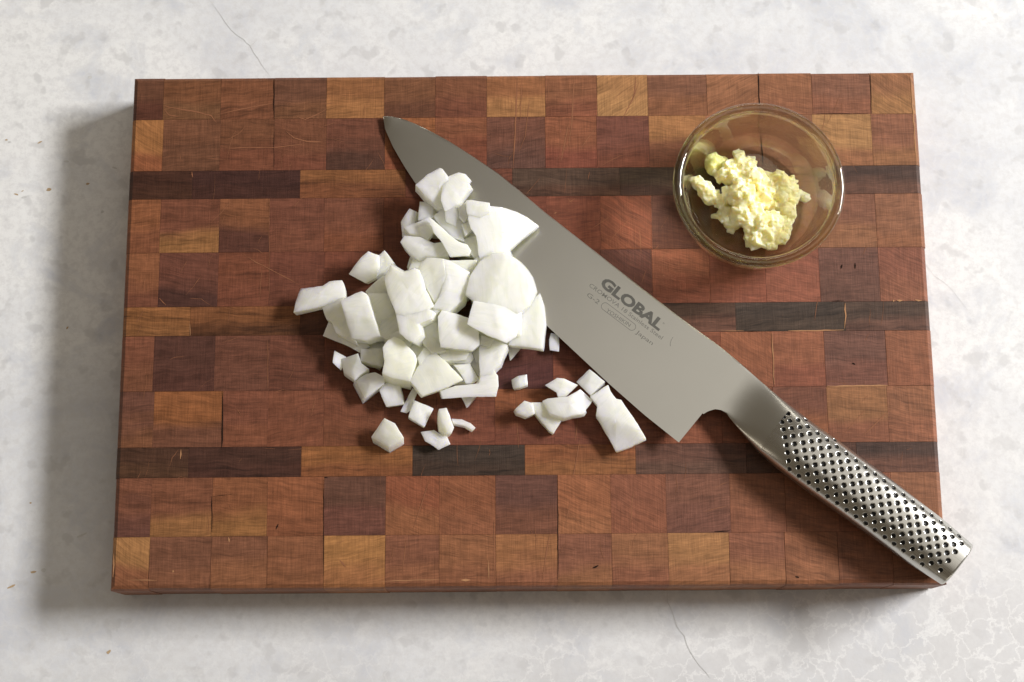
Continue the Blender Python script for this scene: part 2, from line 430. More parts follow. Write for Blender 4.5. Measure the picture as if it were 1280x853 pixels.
# each row: left y of its top and bottom edge, right y of the same, x boundaries, colours (sRGB as seen: top tone, optional bottom tone)
A = lambda *c: c
ROWS = [
    (99, 150.5, 90, 142, [166, 204, 276, 343, 408, 480.4, 544, 608.4, 681.5, 746.3, 809.5, 883.5, 948.3, 1015, 1088, 1140],
     [((104, 66, 50), (96, 58, 48)), ((124, 78, 52), (122, 82, 56)), ((124, 76, 52), (122, 74, 52)), ((108, 70, 54), (120, 78, 54)), ((150, 98, 62), (166, 112, 70)),
      ((124, 80, 56), (100, 62, 46)), ((126, 78, 56), (118, 68, 52)), ((158, 102, 68), (178, 124, 80)), ((142, 90, 64), (134, 78, 58)), ((184, 132, 88), (186, 136, 90)),
      ((136, 90, 70), (146, 94, 66)), ((162, 108, 78), (158, 104, 74)), ((156, 102, 74), (150, 96, 70)), ((136, 90, 72), (146, 92, 70)), ((160, 108, 76), (170, 120, 78))]),
    (150.5, 214.3, 142, 207, [166, 203.5, 275, 342.5, 408, 481, 544, 608.4, 681.5, 746, 811.5, 883, 949, 1016.5, 1090, 1145],
     [((168, 112, 68), (152, 90, 60)), ((116, 74, 54), (106, 68, 50)), ((116, 72, 50), (118, 68, 50)), ((118, 72, 52), (120, 68, 52)), ((112, 66, 52), (90, 60, 52)),
      ((160, 98, 62), (140, 78, 54)), ((138, 82, 58), (128, 70, 52)), ((112, 70, 58), (94, 64, 58)), ((142, 84, 60), (132, 70, 56)), ((116, 68, 58), (134, 76, 60)),
      ((172, 118, 76), (128, 78, 60)), ((150, 96, 70), (142, 90, 68)), ((150, 100, 74), (140, 92, 68)), ((178, 130, 86), (160, 106, 74)), ((146, 94, 72), (160, 108, 74))]),
    (214.3, 249, 207, 242.5, [163, 240.4, 375, 507, 640.3, 775, 910, 1045, 1149],
     [((74, 46, 38), (76, 48, 38)), ((72, 45, 42), (76, 47, 42)), ((132, 84, 50), (122, 72, 46)), ((104, 58, 46), (112, 62, 48)), ((86, 66, 58), (92, 64, 54)),
      ((80, 64, 56), (84, 60, 54)), ((120, 82, 60), (128, 88, 62)), ((82, 62, 58), (98, 68, 58))]),
    (249, 316.5, 242.5, 309, [161, 200, 274, 336.6, 405, 479.4, 545, 611, 683, 750.5, 815, 887, 953, 1024, 1095, 1152],
     [((144, 88, 58), (130, 78, 54)), ((116, 68, 52), (158, 108, 66)), ((130, 80, 54), (96, 60, 52)), ((116, 68, 54), (120, 70, 54)), ((118, 70, 54), (126, 72, 50)),
      ((114, 62, 44), (104, 56, 42)), ((126, 70, 52), (120, 66, 50)), ((122, 66, 52), (126, 66, 50)), ((128, 70, 54), (134, 72, 54)), ((142, 80, 60), (144, 80, 58)),
      ((98, 62, 54), (100, 60, 50)), ((140, 90, 64), (140, 84, 60)), ((150, 100, 72), (150, 94, 68)), ((134, 88, 70), (152, 102, 74)), ((150, 100, 76), (152, 98, 70))]),
    (316.5, 384.3, 309, 376.7, [158, 198.5, 272.3, 336.6, 405, 479, 545, 613, 683, 751, 815, 887, 957, 1024.4, 1099, 1156],
     [((142, 88, 60), (116, 68, 52)), ((106, 62, 52), (84, 54, 50)), ((118, 66, 48), (118, 66, 50)), ((112, 62, 50), (108, 60, 48)), ((112, 60, 46), (108, 58, 44)),
      ((112, 60, 46), (108, 58, 44)), ((110, 60, 46), (112, 60, 46)), ((116, 62, 50), (112, 60, 48)), ((128, 70, 54), (120, 66, 54)), ((104, 62, 56), (110, 62, 54)),
      ((150, 88, 66), (144, 80, 62)), ((140, 78, 62), (148, 84, 66)), ((146, 86, 70), (150, 88, 70)), ((112, 76, 68), (104, 72, 64)), ((138, 84, 68), (144, 90, 70))]),
    (384.3, 420.7, 376.7, 413, [156, 237.5, 375, 505, 640, 775, 919.6, 1056.2, 1160],
     [((142, 92, 54), (134, 88, 52)), ((120, 74, 44), (92, 58, 40)), ((86, 52, 38), (80, 48, 36)), ((90, 56, 42), (84, 52, 40)), ((86, 60, 52), (84, 56, 48)),
      ((84, 62, 54), (98, 66, 56)), ((74, 62, 58), (76, 62, 56)), ((84, 66, 60), (96, 68, 60))]),
    (420.7, 489.7, 413, 482.5, [154, 191.8, 268, 337, 405, 479, 545, 617, 691, 757, 825, 901.6, 965.2, 1031, 1108, 1165],
     [((124, 74, 56), (120, 74, 54)), ((90, 58, 52), (92, 58, 52)), ((106, 64, 52), (108, 66, 54)), ((104, 60, 48), (104, 60, 48)), ((112, 62, 48), (116, 64, 50)),
      ((112, 62, 48), (116, 64, 50)), ((110, 62, 50), (112, 62, 50)), ((96, 56, 52), (92, 54, 54)), ((124, 66, 54), (128, 70, 54)), ((120, 66, 52), (124, 68, 52)),
      ((140, 82, 62), (140, 82, 62)), ((152, 92, 66), (146, 88, 64)), ((154, 94, 70), (142, 82, 64)), ((112, 76, 68), (118, 74, 64)), ((150, 94, 70), (150, 92, 68))]),
    (489.7, 560.3, 482.5, 552, [151, 191.7, 278, 334.7, 404.5, 480, 546, 618.5, 693, 760, 829, 902, 967, 1034.5, 1110, 1170],
     [((104, 66, 56), (126, 80, 56)), ((144, 88, 52), (112, 70, 54)), ((120, 70, 54), (126, 74, 54)), ((124, 72, 54), (128, 74, 54)), ((122, 70, 52), (126, 74, 52)),
      ((116, 64, 48), (122, 70, 50)), ((116, 64, 50), (120, 66, 52)), ((136, 78, 50), (120, 66, 52)), ((128, 68, 54), (124, 68, 54)), ((124, 68, 54), (128, 72, 54)),
      ((146, 84, 62), (146, 84, 62)), ((144, 84, 62), (140, 82, 60)), ((120, 74, 60), (150, 92, 64)), ((156, 106, 72), (146, 90, 68)), ((148, 96, 70), (150, 94, 70))]),
    (560.3, 597.7, 552, 590.5, [148, 235.5, 376.4, 515.6, 656, 794.6, 933, 1071, 1174],
     [((80, 54, 44), (90, 62, 48)), ((74, 48, 42), (76, 48, 42)), ((140, 88, 50), (128, 76, 46)), ((68, 56, 52), (70, 54, 48)), ((138, 82, 52), (148, 94, 58)),
      ((98, 66, 58), (90, 66, 58)), ((88, 60, 52), (90, 62, 52)), ((82, 62, 58), (104, 70, 60))]),
    (597.7, 671.8, 590.5, 664, [145, 188.5, 265, 334, 404.8, 481.8, 549, 619.5, 697, 763.5, 832.8, 912.5, 981.6, 1048, 1115, 1178],
     [((122, 74, 56), (96, 60, 54)), ((122, 74, 54), (156, 106, 66)), ((138, 84, 56), (154, 104, 62)), ((144, 86, 58), (138, 82, 56)), ((96, 64, 54), (108, 66, 58)),
      ((144, 82, 58), (150, 94, 64)), ((140, 84, 58), (146, 90, 64)), ((98, 64, 58), (122, 76, 60)), ((156, 96, 66), (162, 104, 72)), ((142, 86, 66), (146, 88, 66)),
      ((124, 80, 66), (116, 74, 64)), ((146, 92, 68), (146, 90, 68)), ((140, 86, 62), (140, 86, 62)), ((136, 82, 62), (140, 84, 62)), ((150, 98, 72), (154, 100, 72))]),
    (671.8, 736, 664, 733, [141, 186.5, 263.4, 334, 404.5, 481.5, 549, 619.8, 697, 765, 835.7, 912, 981.6, 1048, 1116, 1183],
     [((172, 122, 78), (140, 88, 62)), ((124, 80, 62), (134, 86, 64)), ((128, 82, 62), (146, 94, 66)), ((140, 88, 62), (142, 90, 62)), ((176, 122, 74), (164, 108, 70)),
      ((134, 84, 64), (148, 94, 68)), ((152, 98, 68), (146, 92, 66)), ((160, 106, 70), (146, 92, 68)), ((136, 86, 68), (152, 100, 70)), ((154, 102, 72), (144, 90, 68)),
      ((176, 124, 82), (160, 106, 74)), ((140, 88, 68), (156, 102, 72)), ((146, 92, 66), (152, 98, 70)), ((138, 86, 64), (140, 88, 66)), ((142, 90, 66), (142, 90, 66))]),
]
WOODK = 0.70



def wood_rgb(c, k):
    c = lin(c); mean = lin((124, 78, 58))
    lum = (c[0] + c[1] + c[2]) / sum(mean)
    p = .22 if lum > .62 else 0.0
    k *= 1.08 if lum > .62 else 0.95
    if lum <= .62: c = [c[0] * 1.06, c[1] * .98, c[2] * .88]
    c = [v * (1 - p) + m * p for v, m in zip(c, mean)]
    return [c[0] * 0.945 * k, c[1] * 0.985 * k, c[2] * 0.93 * k]


rowv = []
for r in ROWS:
    va = B2(160, r[0])[1] * 0.5 + B2(1150, r[2])[1] * 0.5
    rowv.append(va)
rowv[0] = BD; rowv.append(0.0)


def ring(x0, x1, y0, y1, z): return [(x0, y0, z), (x1, y0, z), (x1, y1, z), (x0, y1, z)]


def make_block(u0, u1, v0, v1, edge):
    """edge = (left, right, front, back): which sides are the board's own rounded edge"""
    gp = 0.002
    jz = random.uniform(-0.004, 0.004)
    c_ = random.uniform(0.003, 0.009)
    steps_in = [(0.0, TK - 0.02), (c_ * .3, TK - c_), (c_, TK)]
    steps_out = [(0.0, TK - 0.26), (0.07, TK - 0.09), (0.22, TK)]
    u0 += 0 if edge[0] else gp; u1 -= 0 if edge[1] else gp
    v0 += 0 if edge[2] else gp; v1 -= 0 if edge[3] else gp
    cu, cv = (u0 + u1) / 2, (v0 + v1) / 2
    jo = [random.uniform(-0.018, 0.018) if e else 0 for e in edge]
    V = []
    lo = 0.10
    # bottom, small bevel where outer
    V += ring(u0 + (0.12 if edge[0] else 0), u1 - (0.12 if edge[1] else 0), v0 + (0.12 if edge[2] else 0), v1 - (0.12 if edge[3] else 0), 0)
    V += ring(u0 + jo[0], u1 - jo[1], v0 + jo[2], v1 - jo[3], lo)
    for k in range(3):
        s = [steps_out[k] if e else steps_in[k] for e in edge]
        x0, x1, y0, y1 = u0 + s[0][0] + jo[0], u1 - s[1][0] - jo[1], v0 + s[2][0] + jo[2], v1 - s[3][0] - jo[3]
        zL, zR, zF, zB = s[0][1], s[1][1], s[2][1], s[3][1]
        V += [(x0, y0, min(zL, zF) + jz), (x1, y0, min(zR, zF) + jz), (x1, y1, min(zR, zB) + jz), (x0, y1, min(zL, zB) + jz)]
    Fc = [(3, 2, 1, 0)]
    for k in range(4):
        a, b = k * 4, k * 4 + 4
        for i in range(4):
            j = (i + 1) % 4
            Fc.append((a + i, a + j, b + j, b + i))
    Fc.append((16, 17, 18, 19))
    V = [(x - cu, y - cv, z) for x, y, z in V]
    return V, Fc, (cu, cv, 0)


DIAG = {(0, 9): -0.6, (1, 0): 0.5, (10, 0): 0.5, (0, 11): -0.5, (9, 8): 0.35, (9, 9): 0.45, (9, 5): 0.35, (9, 6): 0.3, (4, 9): 0.5, (6, 11): 0.5, (3, 9): 0.55, (4, 14): 0.4, (0, 14): 0.6}
nblocks = 0
for ri, (yl0, yl1, yr0, yr1, xs, cols) in enumerate(ROWS):
    v1, v0 = rowv[ri], rowv[ri + 1]
    thin = len(cols) < 10
    us = []
    for x in xs:
        f = (x - 160) / 990
        ym = (yl0 + yl1) / 2 * (1 - f) + (yr0 + yr1) / 2 * f
        us.append(B2(x, ym)[0])
    us[0] = 0.0; us[-1] = BW
    for ci, (ct, cb) in enumerate(cols):
        edge = (ci == 0, ci == len(cols) - 1, ri == len(ROWS) - 1, ri == 0)
        V, Fc, loc = make_block(us[ci], us[ci + 1], v0, v1, edge)
        o = mesh_obj('block', V, Fc, M['wood'], board, loc)
        ka = WOODK * random.uniform(0.97, 1.03)
        o.color = (*wood_rgb(ct, ka), 1)
        o['tone'] = wood_rgb(cb, ka)
        o['grain'] = DIAG.get((ri, ci), random.gauss(0, 0.05 if thin else 0.10))
        o['streak'] = random.uniform(0.55, 0.95) if thin else random.uniform(0.3, 0.6)
        nblocks += 1

ZS = TK + 0.009
# pale knife cuts seen on the board, then many fainter ones
cuts = []
def C(ox, oy, s, pts): return [(ox + x / s, oy + y / s) for x, y in pts]
K1 = lambda *p: C(150, 90, 4.923, p)
K3 = lambda *p: C(620, 85, 4.923, p)
K6 = lambda *p: C(680, 235, 4.923, p)
cuts += [(K1((265, 205), (330, 222), (480, 250), (560, 270), (592, 312)), .05), (K1((268, 230), (300, 265), (360, 275)), .04),
         (K1((600, 262), (700, 240), (820, 215), (945, 192)), .04), (K1((640, 470), (800, 466), (950, 465), (1080, 452), (1160, 440)), .04),
         (K1((1020, 365), (1070, 405), (1150, 430), (1250, 432)), .06), (K1((1085, 275), (1140, 292), (1200, 270), (1268, 230)), .04),
         (K1((660, 415), (730, 380), (770, 340)), .03), (K1((370, 505), (372, 555)), .03), (K1((520, 530), (650, 540)), .03),
         (K3((130, 60), (122, 300), (105, 625)), .05), (K3((160, 60), (150, 330)), .03), (K3((480, 50), (470, 300), (448, 480)), .05),
         (K3((205, 200), (180, 420), (140, 520)), .03), (K3((450, 330), (400, 580)), .04), (K3((330, 50), (320, 230)), .03),
         (K3((860, 50), (850, 170), (775, 320)), .05), (K3((880, 90), (830, 220)), .03), (K3((620, 360), (560, 440), (520, 500)), .03),
         (K3((640, 610), (720, 560), (800, 530)), .03), (K3((575, 640), (565, 690)), .03), (K3((465, 830), (440, 800)), .03),
         (K6((585, 240), (592, 330), (600, 410)), .04), (K6((390, 345), (470, 250), (520, 200)), .03), (K6((300, 250), (400, 180)), .03),
         (K6((150, 90), (190, 70)), .06), (K6((60, 160), (80, 150)), .06), (K6((700, 450), (760, 400)), .03), (K6((630, 500), (600, 590)), .03),
         ([(302.5, 317), (320, 328), (372, 355)], .035), ([(199, 373), (207, 382)], .05), ([(1056, 541.7), (1082, 512)], .04), ([(1079.4, 544), (1111.7, 513.4)], .04),
         ([(336.6, 250), (336.7, 380)], .02), ([(334.7, 425), (334.5, 486)], .02), ([(295, 511), (302, 520)], .03), ([(394, 498), (389, 520)], .03),
         ([(725, 550), (719, 580), (716, 598)], .035), ([(713, 626), (706, 660)], .035), ([(792, 615), (788, 655)], .04), ([(687, 668), (678, 725)], .05),
         ([(617.5, 650), (618.5, 724)], .05), ([(537, 600), (517, 660)], .03), ([(600, 625), (560, 650)], .03), ([(508, 672), (503, 720)], .03),
         ([(425, 700), (432, 709)], .06), ([(440, 455), (441, 480)], .02), ([(645, 478), (648, 560)], .02), ([(725, 500), (719, 552)], .03),
         ([(924, 165), (922, 205)], .06), ([(880, 640), (910, 632)], .025), ([(1000, 655), (985, 657)], .04), ([(240, 214.5), (240.5, 222)], .05)]
for i in range(200):
    x = random.uniform(165, 1140); y = random.uniform(105, 715)
    L = random.uniform(6, 34) * (1.5 if random.random() < .15 else 1)
    a = random.gauss(-1.35, 0.28) if random.random() < .6 else random.uniform(-1.3, 0.5)
    b = random.gauss(0, 0.12)
    pts = [(x, y), (x + L * .5 * math.cos(a), y - L * .5 * math.sin(-a) * -1 * -1), (x + L * math.cos(a + b), y - L * math.sin(-(a + b)) * -1 * -1)]
    cuts.append((pts, random.uniform(.008, .018)))
ribbons_parent = board


def local_to_board(o):
    # ribbons are made in world cm; bring them into the board's frame
    o.parent = board
    o.matrix_parent_inverse = (Matrix.Translation((BX * CM, BY * CM, 0)) @ Matrix.Rotation(BROT, 4, 'Z')).inverted()
    return o


o = ribbons('knife_scratch', cuts, ZS, M['scratch'], None, 0.01); local_to_board(o)
o = ribbons('pale_chip', [([(1034, 483), (1055, 482.5), (1110, 482)], .06), ([(1056.2, 379), (1057, 395), (1056, 411)], .05), ([(985, 413.6), (1020, 413.2), (1055, 412.5)], .05),
                          ([(965, 416), (967, 450), (968, 481)], .04), ([(901, 413.5), (930, 413.6)], .03), ([(142, 692), (141.5, 722)], .05), ([(158, 725), (196, 725.5)], .025),
                          ([(475, 727), (550, 724)], .025), ([(576, 725.5), (588, 725.4)], .09), ([(215.5, 714), (217.5, 714.5)], .1), ([(285.5, 672), (286, 678)], .08),
                          ([(237.5, 405), (238, 420)], .05), ([(1116, 376), (1118, 376)], .1), ([(1121, 376), (1128, 376)], .1), ([(1144, 375.5), (1152, 375.5)], .1),
                          ([(1138, 95), (1146, 207)], .05), ([(226, 562), (226, 574)], .06), ([(610, 700), (612, 724)], .05)],
            ZS + .004, M['scratch2'], None, 0.012); local_to_board(o)
o = ribbons('open_joint', [([(948, 91), (948.8, 120), (950, 142)], .07), ([(951, 160), (952.5, 190), (953, 208)], .05), ([(278, 489), (278.5, 520), (277.5, 560)], .06),
                           ([(342.5, 98), (342.6, 150)], .045), ([(342.5, 165), (342.5, 210)], .02), ([(893, 664.5), (912, 663.8)], .08), ([(1040, 376.4), (1055, 376.2)], .06), ([(930, 414), (950, 414)], .05),
                           ([(1053, 331), (1051, 336)], .1), ([(1069, 329), (1069, 336)], .11), ([(405, 597), (410, 597)], .04), ([(265, 620), (265, 665)], .03), ([(697, 594), (697.5, 725)], .03),
                           ([(404.5, 600), (404.5, 720)], .025), ([(265, 621), (290, 618)], .03), ([(1065, 454), (1069, 456)], .09), ([(1088, 91), (1089, 142)], .03), ([(994, 721), (999, 722)], .12),
                           ([(741, 710), (748, 707)], .1), ([(348, 655), (345, 662)], .08), ([(1020, 142.5), (1085, 141.8)], .025)], ZS + .002, M['gap'], None, 0.008); local_to_board(o)

# ------------------------------------------------------------------ knife
tip = P(478.8, 146, TK + 0.18)
end = P(1197.5, 706, TK + 1.16)
KX = (end - tip).normalized()
KY = Vector((0, 0, 1)).cross(KX).normalized()          # towards the spine (upper right in the photo)
KZ = KX.cross(KY)
KL = (end - tip).length
knife = empty('chef_knife', tip)
knife.matrix_world = Matrix(((KX.x, KY.x, KZ.x, tip.x * CM), (KX.y, KY.y, KZ.y, tip.y * CM), (KX.z, KY.z, KZ.z, tip.z * CM), (0, 0, 0, 1)))
tag(knife, 'large steel kitchen knife with dimpled handle lying across the cutting board', 'knife')


def KP(px, py, lift=0.0):
    """photo pixel -> (t, w) in the knife's own plane (cm)"""
    d = CX * ((px - 640) / F_PX) - CY * ((py - 426.5) / F_PX) - CZ
    o0 = tip + KZ * lift
    s = (o0 - CPOS).dot(KZ) / d.dot(KZ)
    q = CPOS + d * s - o0
    return q.dot(KX), q.dot(KY)


spine_px = [(479, 145.8), (485, 145.6), (491.6, 146.3), (503.8, 149), (520, 155.2), (540.3, 165.2), (562.7, 177.4), (593, 196.7), (623.6, 217.5), (650, 239),
            (680, 264.5), (740, 311.5), (800, 358.5), (850, 397), (901.6, 434.5), (931, 459), (948, 474.3), (975, 497.4), (1016, 529.7), (1050, 553.5),
            (1084, 578.5), (1118, 603.5), (1152, 629.5), (1182.5, 653), (1216, 682)]
edge_px = [(479, 146.2), (481.4, 162), (491.6, 184.5), (505.8, 209), (520, 230.5), (534, 249.5), (575, 298), (625, 350.5), (681, 405), (718.5, 440), (762, 480.6),
           (805, 518.5), (848.5, 553.3)]
neck_px = [(880, 518.6), (884, 514.8), (893.6, 511.9), (901, 513), (908, 517), (917, 529), (931, 545.5), (948, 565), (968, 583), (999, 607), (1033, 631), (1067, 655),
           (1101, 679), (1135, 703.5), (1178, 731)]


def curve(pts, lift=0.0):
    q = np.array([KP(*p, lift) for p in pts]); q = q[np.argsort(q[:, 0])]
    return q


sp, ed, nk = curve(spine_px), curve(edge_px), curve(neck_px)


def smooth_interp(q, t, k=7):
    # linear interpolation, then a little smoothing over t (t must be dense and sorted)
    return np.interp(t, q[:, 0], q[:, 1])


t_heel = float(KP(848.5, 553.3)[0])
t_neck0 = float(KP(880, 518.6)[0])
t_split = float(KP(968, 536)[0])
t_end = float(nk[-1, 0]) - 0.05
t_h = t_heel


def section(t, nth, wu, wl, kblend, hh, full=4.6):
    """closed section: theta 0..2pi from spine over the top to the edge and back"""
    th = np.linspace(0, 2 * np.pi, nth, endpoint=False)
    s = (1 - np.cos(th)) / 2
    w = wu + (wl - wu) * s
    sa = np.clip(s * (wu - wl) / full, 0, 1)
    hb = 0.10 * (1 - sa) + 0.008 * sa
    # rounded spine of the blade
    hb = hb * np.clip((s * (wu - wl)) / 0.05, 0, 1) ** 0.5
    he = hh * np.maximum(1 - np.abs(2 * s - 1) ** 2.4, 0) ** (1 / 2.2)
    h = hb * (1 - kblend) + he * kblend
    z = np.where(np.sin(th) >= -1e-9, h, -h)
    return w, z


def blend(t):
    a = np.clip((t - (t_heel + 0.35)) / (t_split + 1.3 - t_heel - 0.35), 0, 1)
    return a * a * (3 - 2 * a)


def hh_of(t):
    a = np.clip((t - t_heel) / (KL - t_heel), 0, 1)
    return 0.62 + 0.26 * np.sin(np.pi * np.clip(a, 0, 1) ** 1.1) + 0.08 * a


def FULL(t):
    return float(np.interp(min(t, t_heel), sp[:, 0], sp[:, 1]) - np.interp(min(t, t_heel), ed[:, 0], ed[:, 1])) + 0.02


def loft(name, ts, nth, wl_f, mat, cap0=False, cap1=False, endround=0.0):
    V, Fc = [], []
    for t in ts:
        wu = np.interp(t, sp[:, 0], sp[:, 1])
        w, z = section(t, nth, wu, wl_f(t), float(blend(t)), float(hh_of(t)), FULL(t))
        V += [(t, a, b) for a, b in zip(w, z)]
    for i in range(len(ts) - 1):
        for j in range(nth):
            k = (j + 1) % nth
            Fc.append((i * nth + j, (i + 1) * nth + j, (i + 1) * nth + k, i * nth + k))
    if cap0: Fc.append(tuple(range(nth)))
    if cap1: Fc.append(tuple(reversed([(len(ts) - 1) * nth + j for j in range(nth)])))
    return V, Fc


# blade: tip to heel, step in at the heel, then the neck up to the handle
ts_b = np.concatenate([np.linspace(0.0, 1.0, 24) ** 2 * 2.0, np.linspace(2.0, t_heel, 60)[1:]])
ts_n = np.concatenate([np.linspace(t_heel + 0.004, nk[4, 0], 16), np.linspace(nk[4, 0], t_split, 26)[1:]])


def wl_neck(t):
    q = nk
    if t < q[0, 0]: return q[0, 1]
    return float(np.interp(t, q[:, 0], q[:, 1]))


NB = 48
V, Fc = loft('blade', ts_b, NB, lambda t: float(np.interp(t, ed[:, 0], ed[:, 1])), None, True, False)
V2, F2 = loft('blade', ts_n, NB, wl_neck, None, False, True)
n1 = len(V); r0 = n1 - NB
for j in range(NB):
    k = (j + 1) % NB
    Fc.append((r0 + j, n1 + j, n1 + k, r0 + k))
Fc += [tuple(i + n1 for i in f) for f in F2]; V += V2
blade = mesh_obj('blade', V, Fc, M['blade'], knife, smooth=30)
bm = bmesh.new(); bm.from_mesh(blade.data); bmesh.ops.recalc_face_normals(bm, faces=bm.faces); bm.to_mesh(blade.data); bm.free()

# handle: dense grid with real dimples
NT_, NH = 720, 300
ts = np.linspace(t_split, t_end, NT_)
ts = np.concatenate([ts, t_end + 0.10 * np.array([0.35, 0.65, 0.88, 1.0])])
allw, allz = [], []
shr_tail = [0.0] * NT_ + [0.012, 0.04, 0.085, 0.14]
k5 = np.ones(61) / 61
wu_all = np.interp(ts, sp[:, 0], sp[:, 1]); wl_all = np.array([wl_neck(t) for t in ts])
def sm(a):
    p = np.concatenate([2 * a[0] - a[30:0:-1], a, 2 * a[-1] - a[-2:-32:-1]])
    return np.convolve(p, k5, 'valid')
wu_s, wl_s = sm(wu_all), sm(wl_all)
wgt = np.clip((ts - t_split) / 0.8, 0, 1)
wu_all = wu_all * (1 - wgt) + wu_s * wgt; wl_all = wl_all * (1 - wgt) + wl_s * wgt
for i, t in enumerate(ts):
    wu, wl = wu_all[i], wl_all[i]
    e = shr_tail[i]
    c = (wu + wl) / 2
    w, z = section(t, NH, wu, wl, float(blend(t)), float(hh_of(t)))
    allw.append(c + (w - c) * (1 - e)); allz.append(z * (1 - 1.3 * e))
HW, HZ = np.array(allw), np.array(allz); HT = np.repeat(ts[:, None], NH, 1)
# dimple centres from the lattice in the photo
dc = []
a_v = np.array((11.93, 8.52)); b_v = np.array((1.62, 9.83))
for i in range(-2, 9):
    for j in range(0, 24):
        p = np.array((974.6, 507.2)) + i * b_v + j * a_v
        if i < 0 and j < -2.2 * i: continue
        dc.append((p[0], p[1], i, j))
dpts = []
for x, y, i, j in dc:
    t, w = KP(x, y, 0.75)
    if t > t_end - 0.42: continue
    wu, wl = np.interp(t, ts, wu_all), np.interp(t, ts, wl_all)
    if w > wu - 0.15 or w < wl + 0.15: continue
    dpts.append((t, w))
RD, DEP = 0.112, 0.065
disp = np.zeros_like(HW); mask = np.zeros_like(HW, bool)
top = HZ > 0.02
# surface normals of the grid
Pg = np.stack([HT, HW, HZ], -1)
du = np.gradient(Pg, axis=0); dv = np.roll(Pg, -1, 1) - np.roll(Pg, 1, 1)
Nn = np.cross(du, dv); Nn /= np.linalg.norm(Nn, axis=-1, keepdims=True) + 1e-12
sgn = np.sign((Nn[:, :, 2] * np.sign(HZ)).mean()); Nn *= sgn
for (t, w) in dpts:
    # centre on the surface
    i0 = int(np.argmin(np.abs(ts - t)))
    cand = np.where(top[i0])[0]
    j0 = cand[np.argmin(np.abs(HW[i0, cand] - w))]
    c = Pg[i0, j0]
    i1, i2 = max(0, i0 - 14), min(len(ts), i0 + 15)
    d = np.linalg.norm(Pg[i1:i2] - c, axis=-1)
    q = d / RD
    prof = np.where(q < 1, DEP * (1 - q ** 5), 0)
    disp[i1:i2] += prof
    mask[i1:i2] |= q < 0.985
Pd = Pg - Nn * disp[..., None]
nrow = len(ts)
Vh = Pd.reshape(-1, 3)
ii, jj = np.meshgrid(np.arange(nrow - 1), np.arange(NH), indexing='ij')
kk = (jj + 1) % NH
quads = np.stack([ii * NH + jj, (ii + 1) * NH + jj, (ii + 1) * NH + kk, ii * NH + kk], -1).reshape(-1, 4)
mq = (mask.reshape(-1)[quads].sum(1) >= 3)


def grid_obj(name, quads, extra, mat, flip):
    used = np.unique(quads)
    remap = -np.ones(len(Vh), int); remap[used] = np.arange(len(used))
    fc = remap[quads]
    if flip: fc = fc[:, ::-1]
    fl = [tuple(int(x) for x in f) for f in fc]
    for e in extra: fl.append(tuple(int(remap[x]) for x in e))
    me = bpy.data.meshes.new(name)
    me.from_pydata((Vh[used] * CM).tolist(), [], fl); me.update()
    me.materials.append(mat)
    me.polygons.foreach_set('use_smooth', [True] * len(me.polygons))
    me.set_sharp_from_angle(angle=math.radians(50))
    o = bpy.data.objects.new(name, me); COL.objects.link(o); o.parent = knife
    return o


v0_, v1_, v2_ = Vh[quads[5000][0]], Vh[quads[5000][1]], Vh[quads[5000][2]]
nz = np.cross(v1_ - v0_, v2_ - v0_)[2]
flip = (nz * np.sign(v0_[2])) < 0
cap = [(nrow - 1) * NH + j for j in range(NH)]
handle = grid_obj('handle', quads[~mq], [cap if not flip else cap[::-1]], M['handle'], flip)
dim = grid_obj('dimple', quads[mq], [], M['black'], flip); tag(dim, kind='stuff')


# --- lettering etched on the blade
def text_mesh(name, body, start_px, end_px, cap_cm, mat, bold=0.0, up=0.0):
    cu = bpy.data.curves.new(name, 'FONT'); cu.body = body; cu.size = 1.0; cu.offset = bold
    cu.resolution_u = 3
    tmp = bpy.data.objects.new(name, cu); COL.objects.link(tmp)
    dg = bpy.context.evaluated_depsgraph_get()
    me = bpy.data.meshes.new_from_object(tmp.evaluated_get(dg))
    bpy.data.objects.remove(tmp); bpy.data.curves.remove(cu)
    n = len(me.vertices)
    co = np.zeros(n * 3); me.vertices.foreach_get('co', co); co = co.reshape(-1, 3)
    x0, x1 = co[:, 0].min(), co[:, 0].max(); y1 = co[:, 1].max()
    y0 = min(0.0, co[:, 1].min()) if body.isupper() else 0.0
    a = np.array(KP(*start_px, 0.08)); b = np.array(KP(*end_px, 0.08))
    d = b - a; L = np.linalg.norm(d); d /= L; nrm = np.array((-d[1], d[0]))
    out = []
    for x, y, _ in co:
        p = a + d * ((x - x0) / (x1 - x0) * L) + nrm * (y / 0.70 * cap_cm)
        wu = np.interp(p[0], sp[:, 0], sp[:, 1]); wl = np.interp(p[0], ed[:, 0], ed[:, 1])
        s = (p[1] - wu) / (wl - wu)
        out.append((p[0], p[1], 0.10 * (1 - s) + 0.008 * s + 0.0035))
    me.vertices.foreach_set('co', (np.array(out) * CM).reshape(-1)); me.update()
    me.materials.clear(); me.materials.append(mat)
    o = bpy.data.objects.new(name, me); COL.objects.link(o); o.parent = knife
    return o


text_mesh('lettering', 'GLOBAL', (749.3, 356.0), (823.6, 413.6), 0.47, M['etch'], 0.045)
text_mesh('lettering', 'CROMOVA 18 Stainless Steel', (735.8, 357.8), (826.5, 424.8), 0.185, M['etchl'], 0.004)
text_mesh('lettering', 'G-2', (732.8, 369.6), (747.2, 380.6), 0.20, M['etchl'], 0.004)
text_mesh('lettering', 'YOSHIKIN', (757.2, 389.2), (786.5, 408.8), 0.17, M['etchl'], 0.004)
text_mesh('lettering', 'Japan', (794.2, 416.2), (814.8, 431.6), 0.185, M['etchl'], 0.004)
text_mesh('lettering', 'R', (828.2, 404.5), (830.2, 406.2), 0.07, M['etchl'], 0.0)
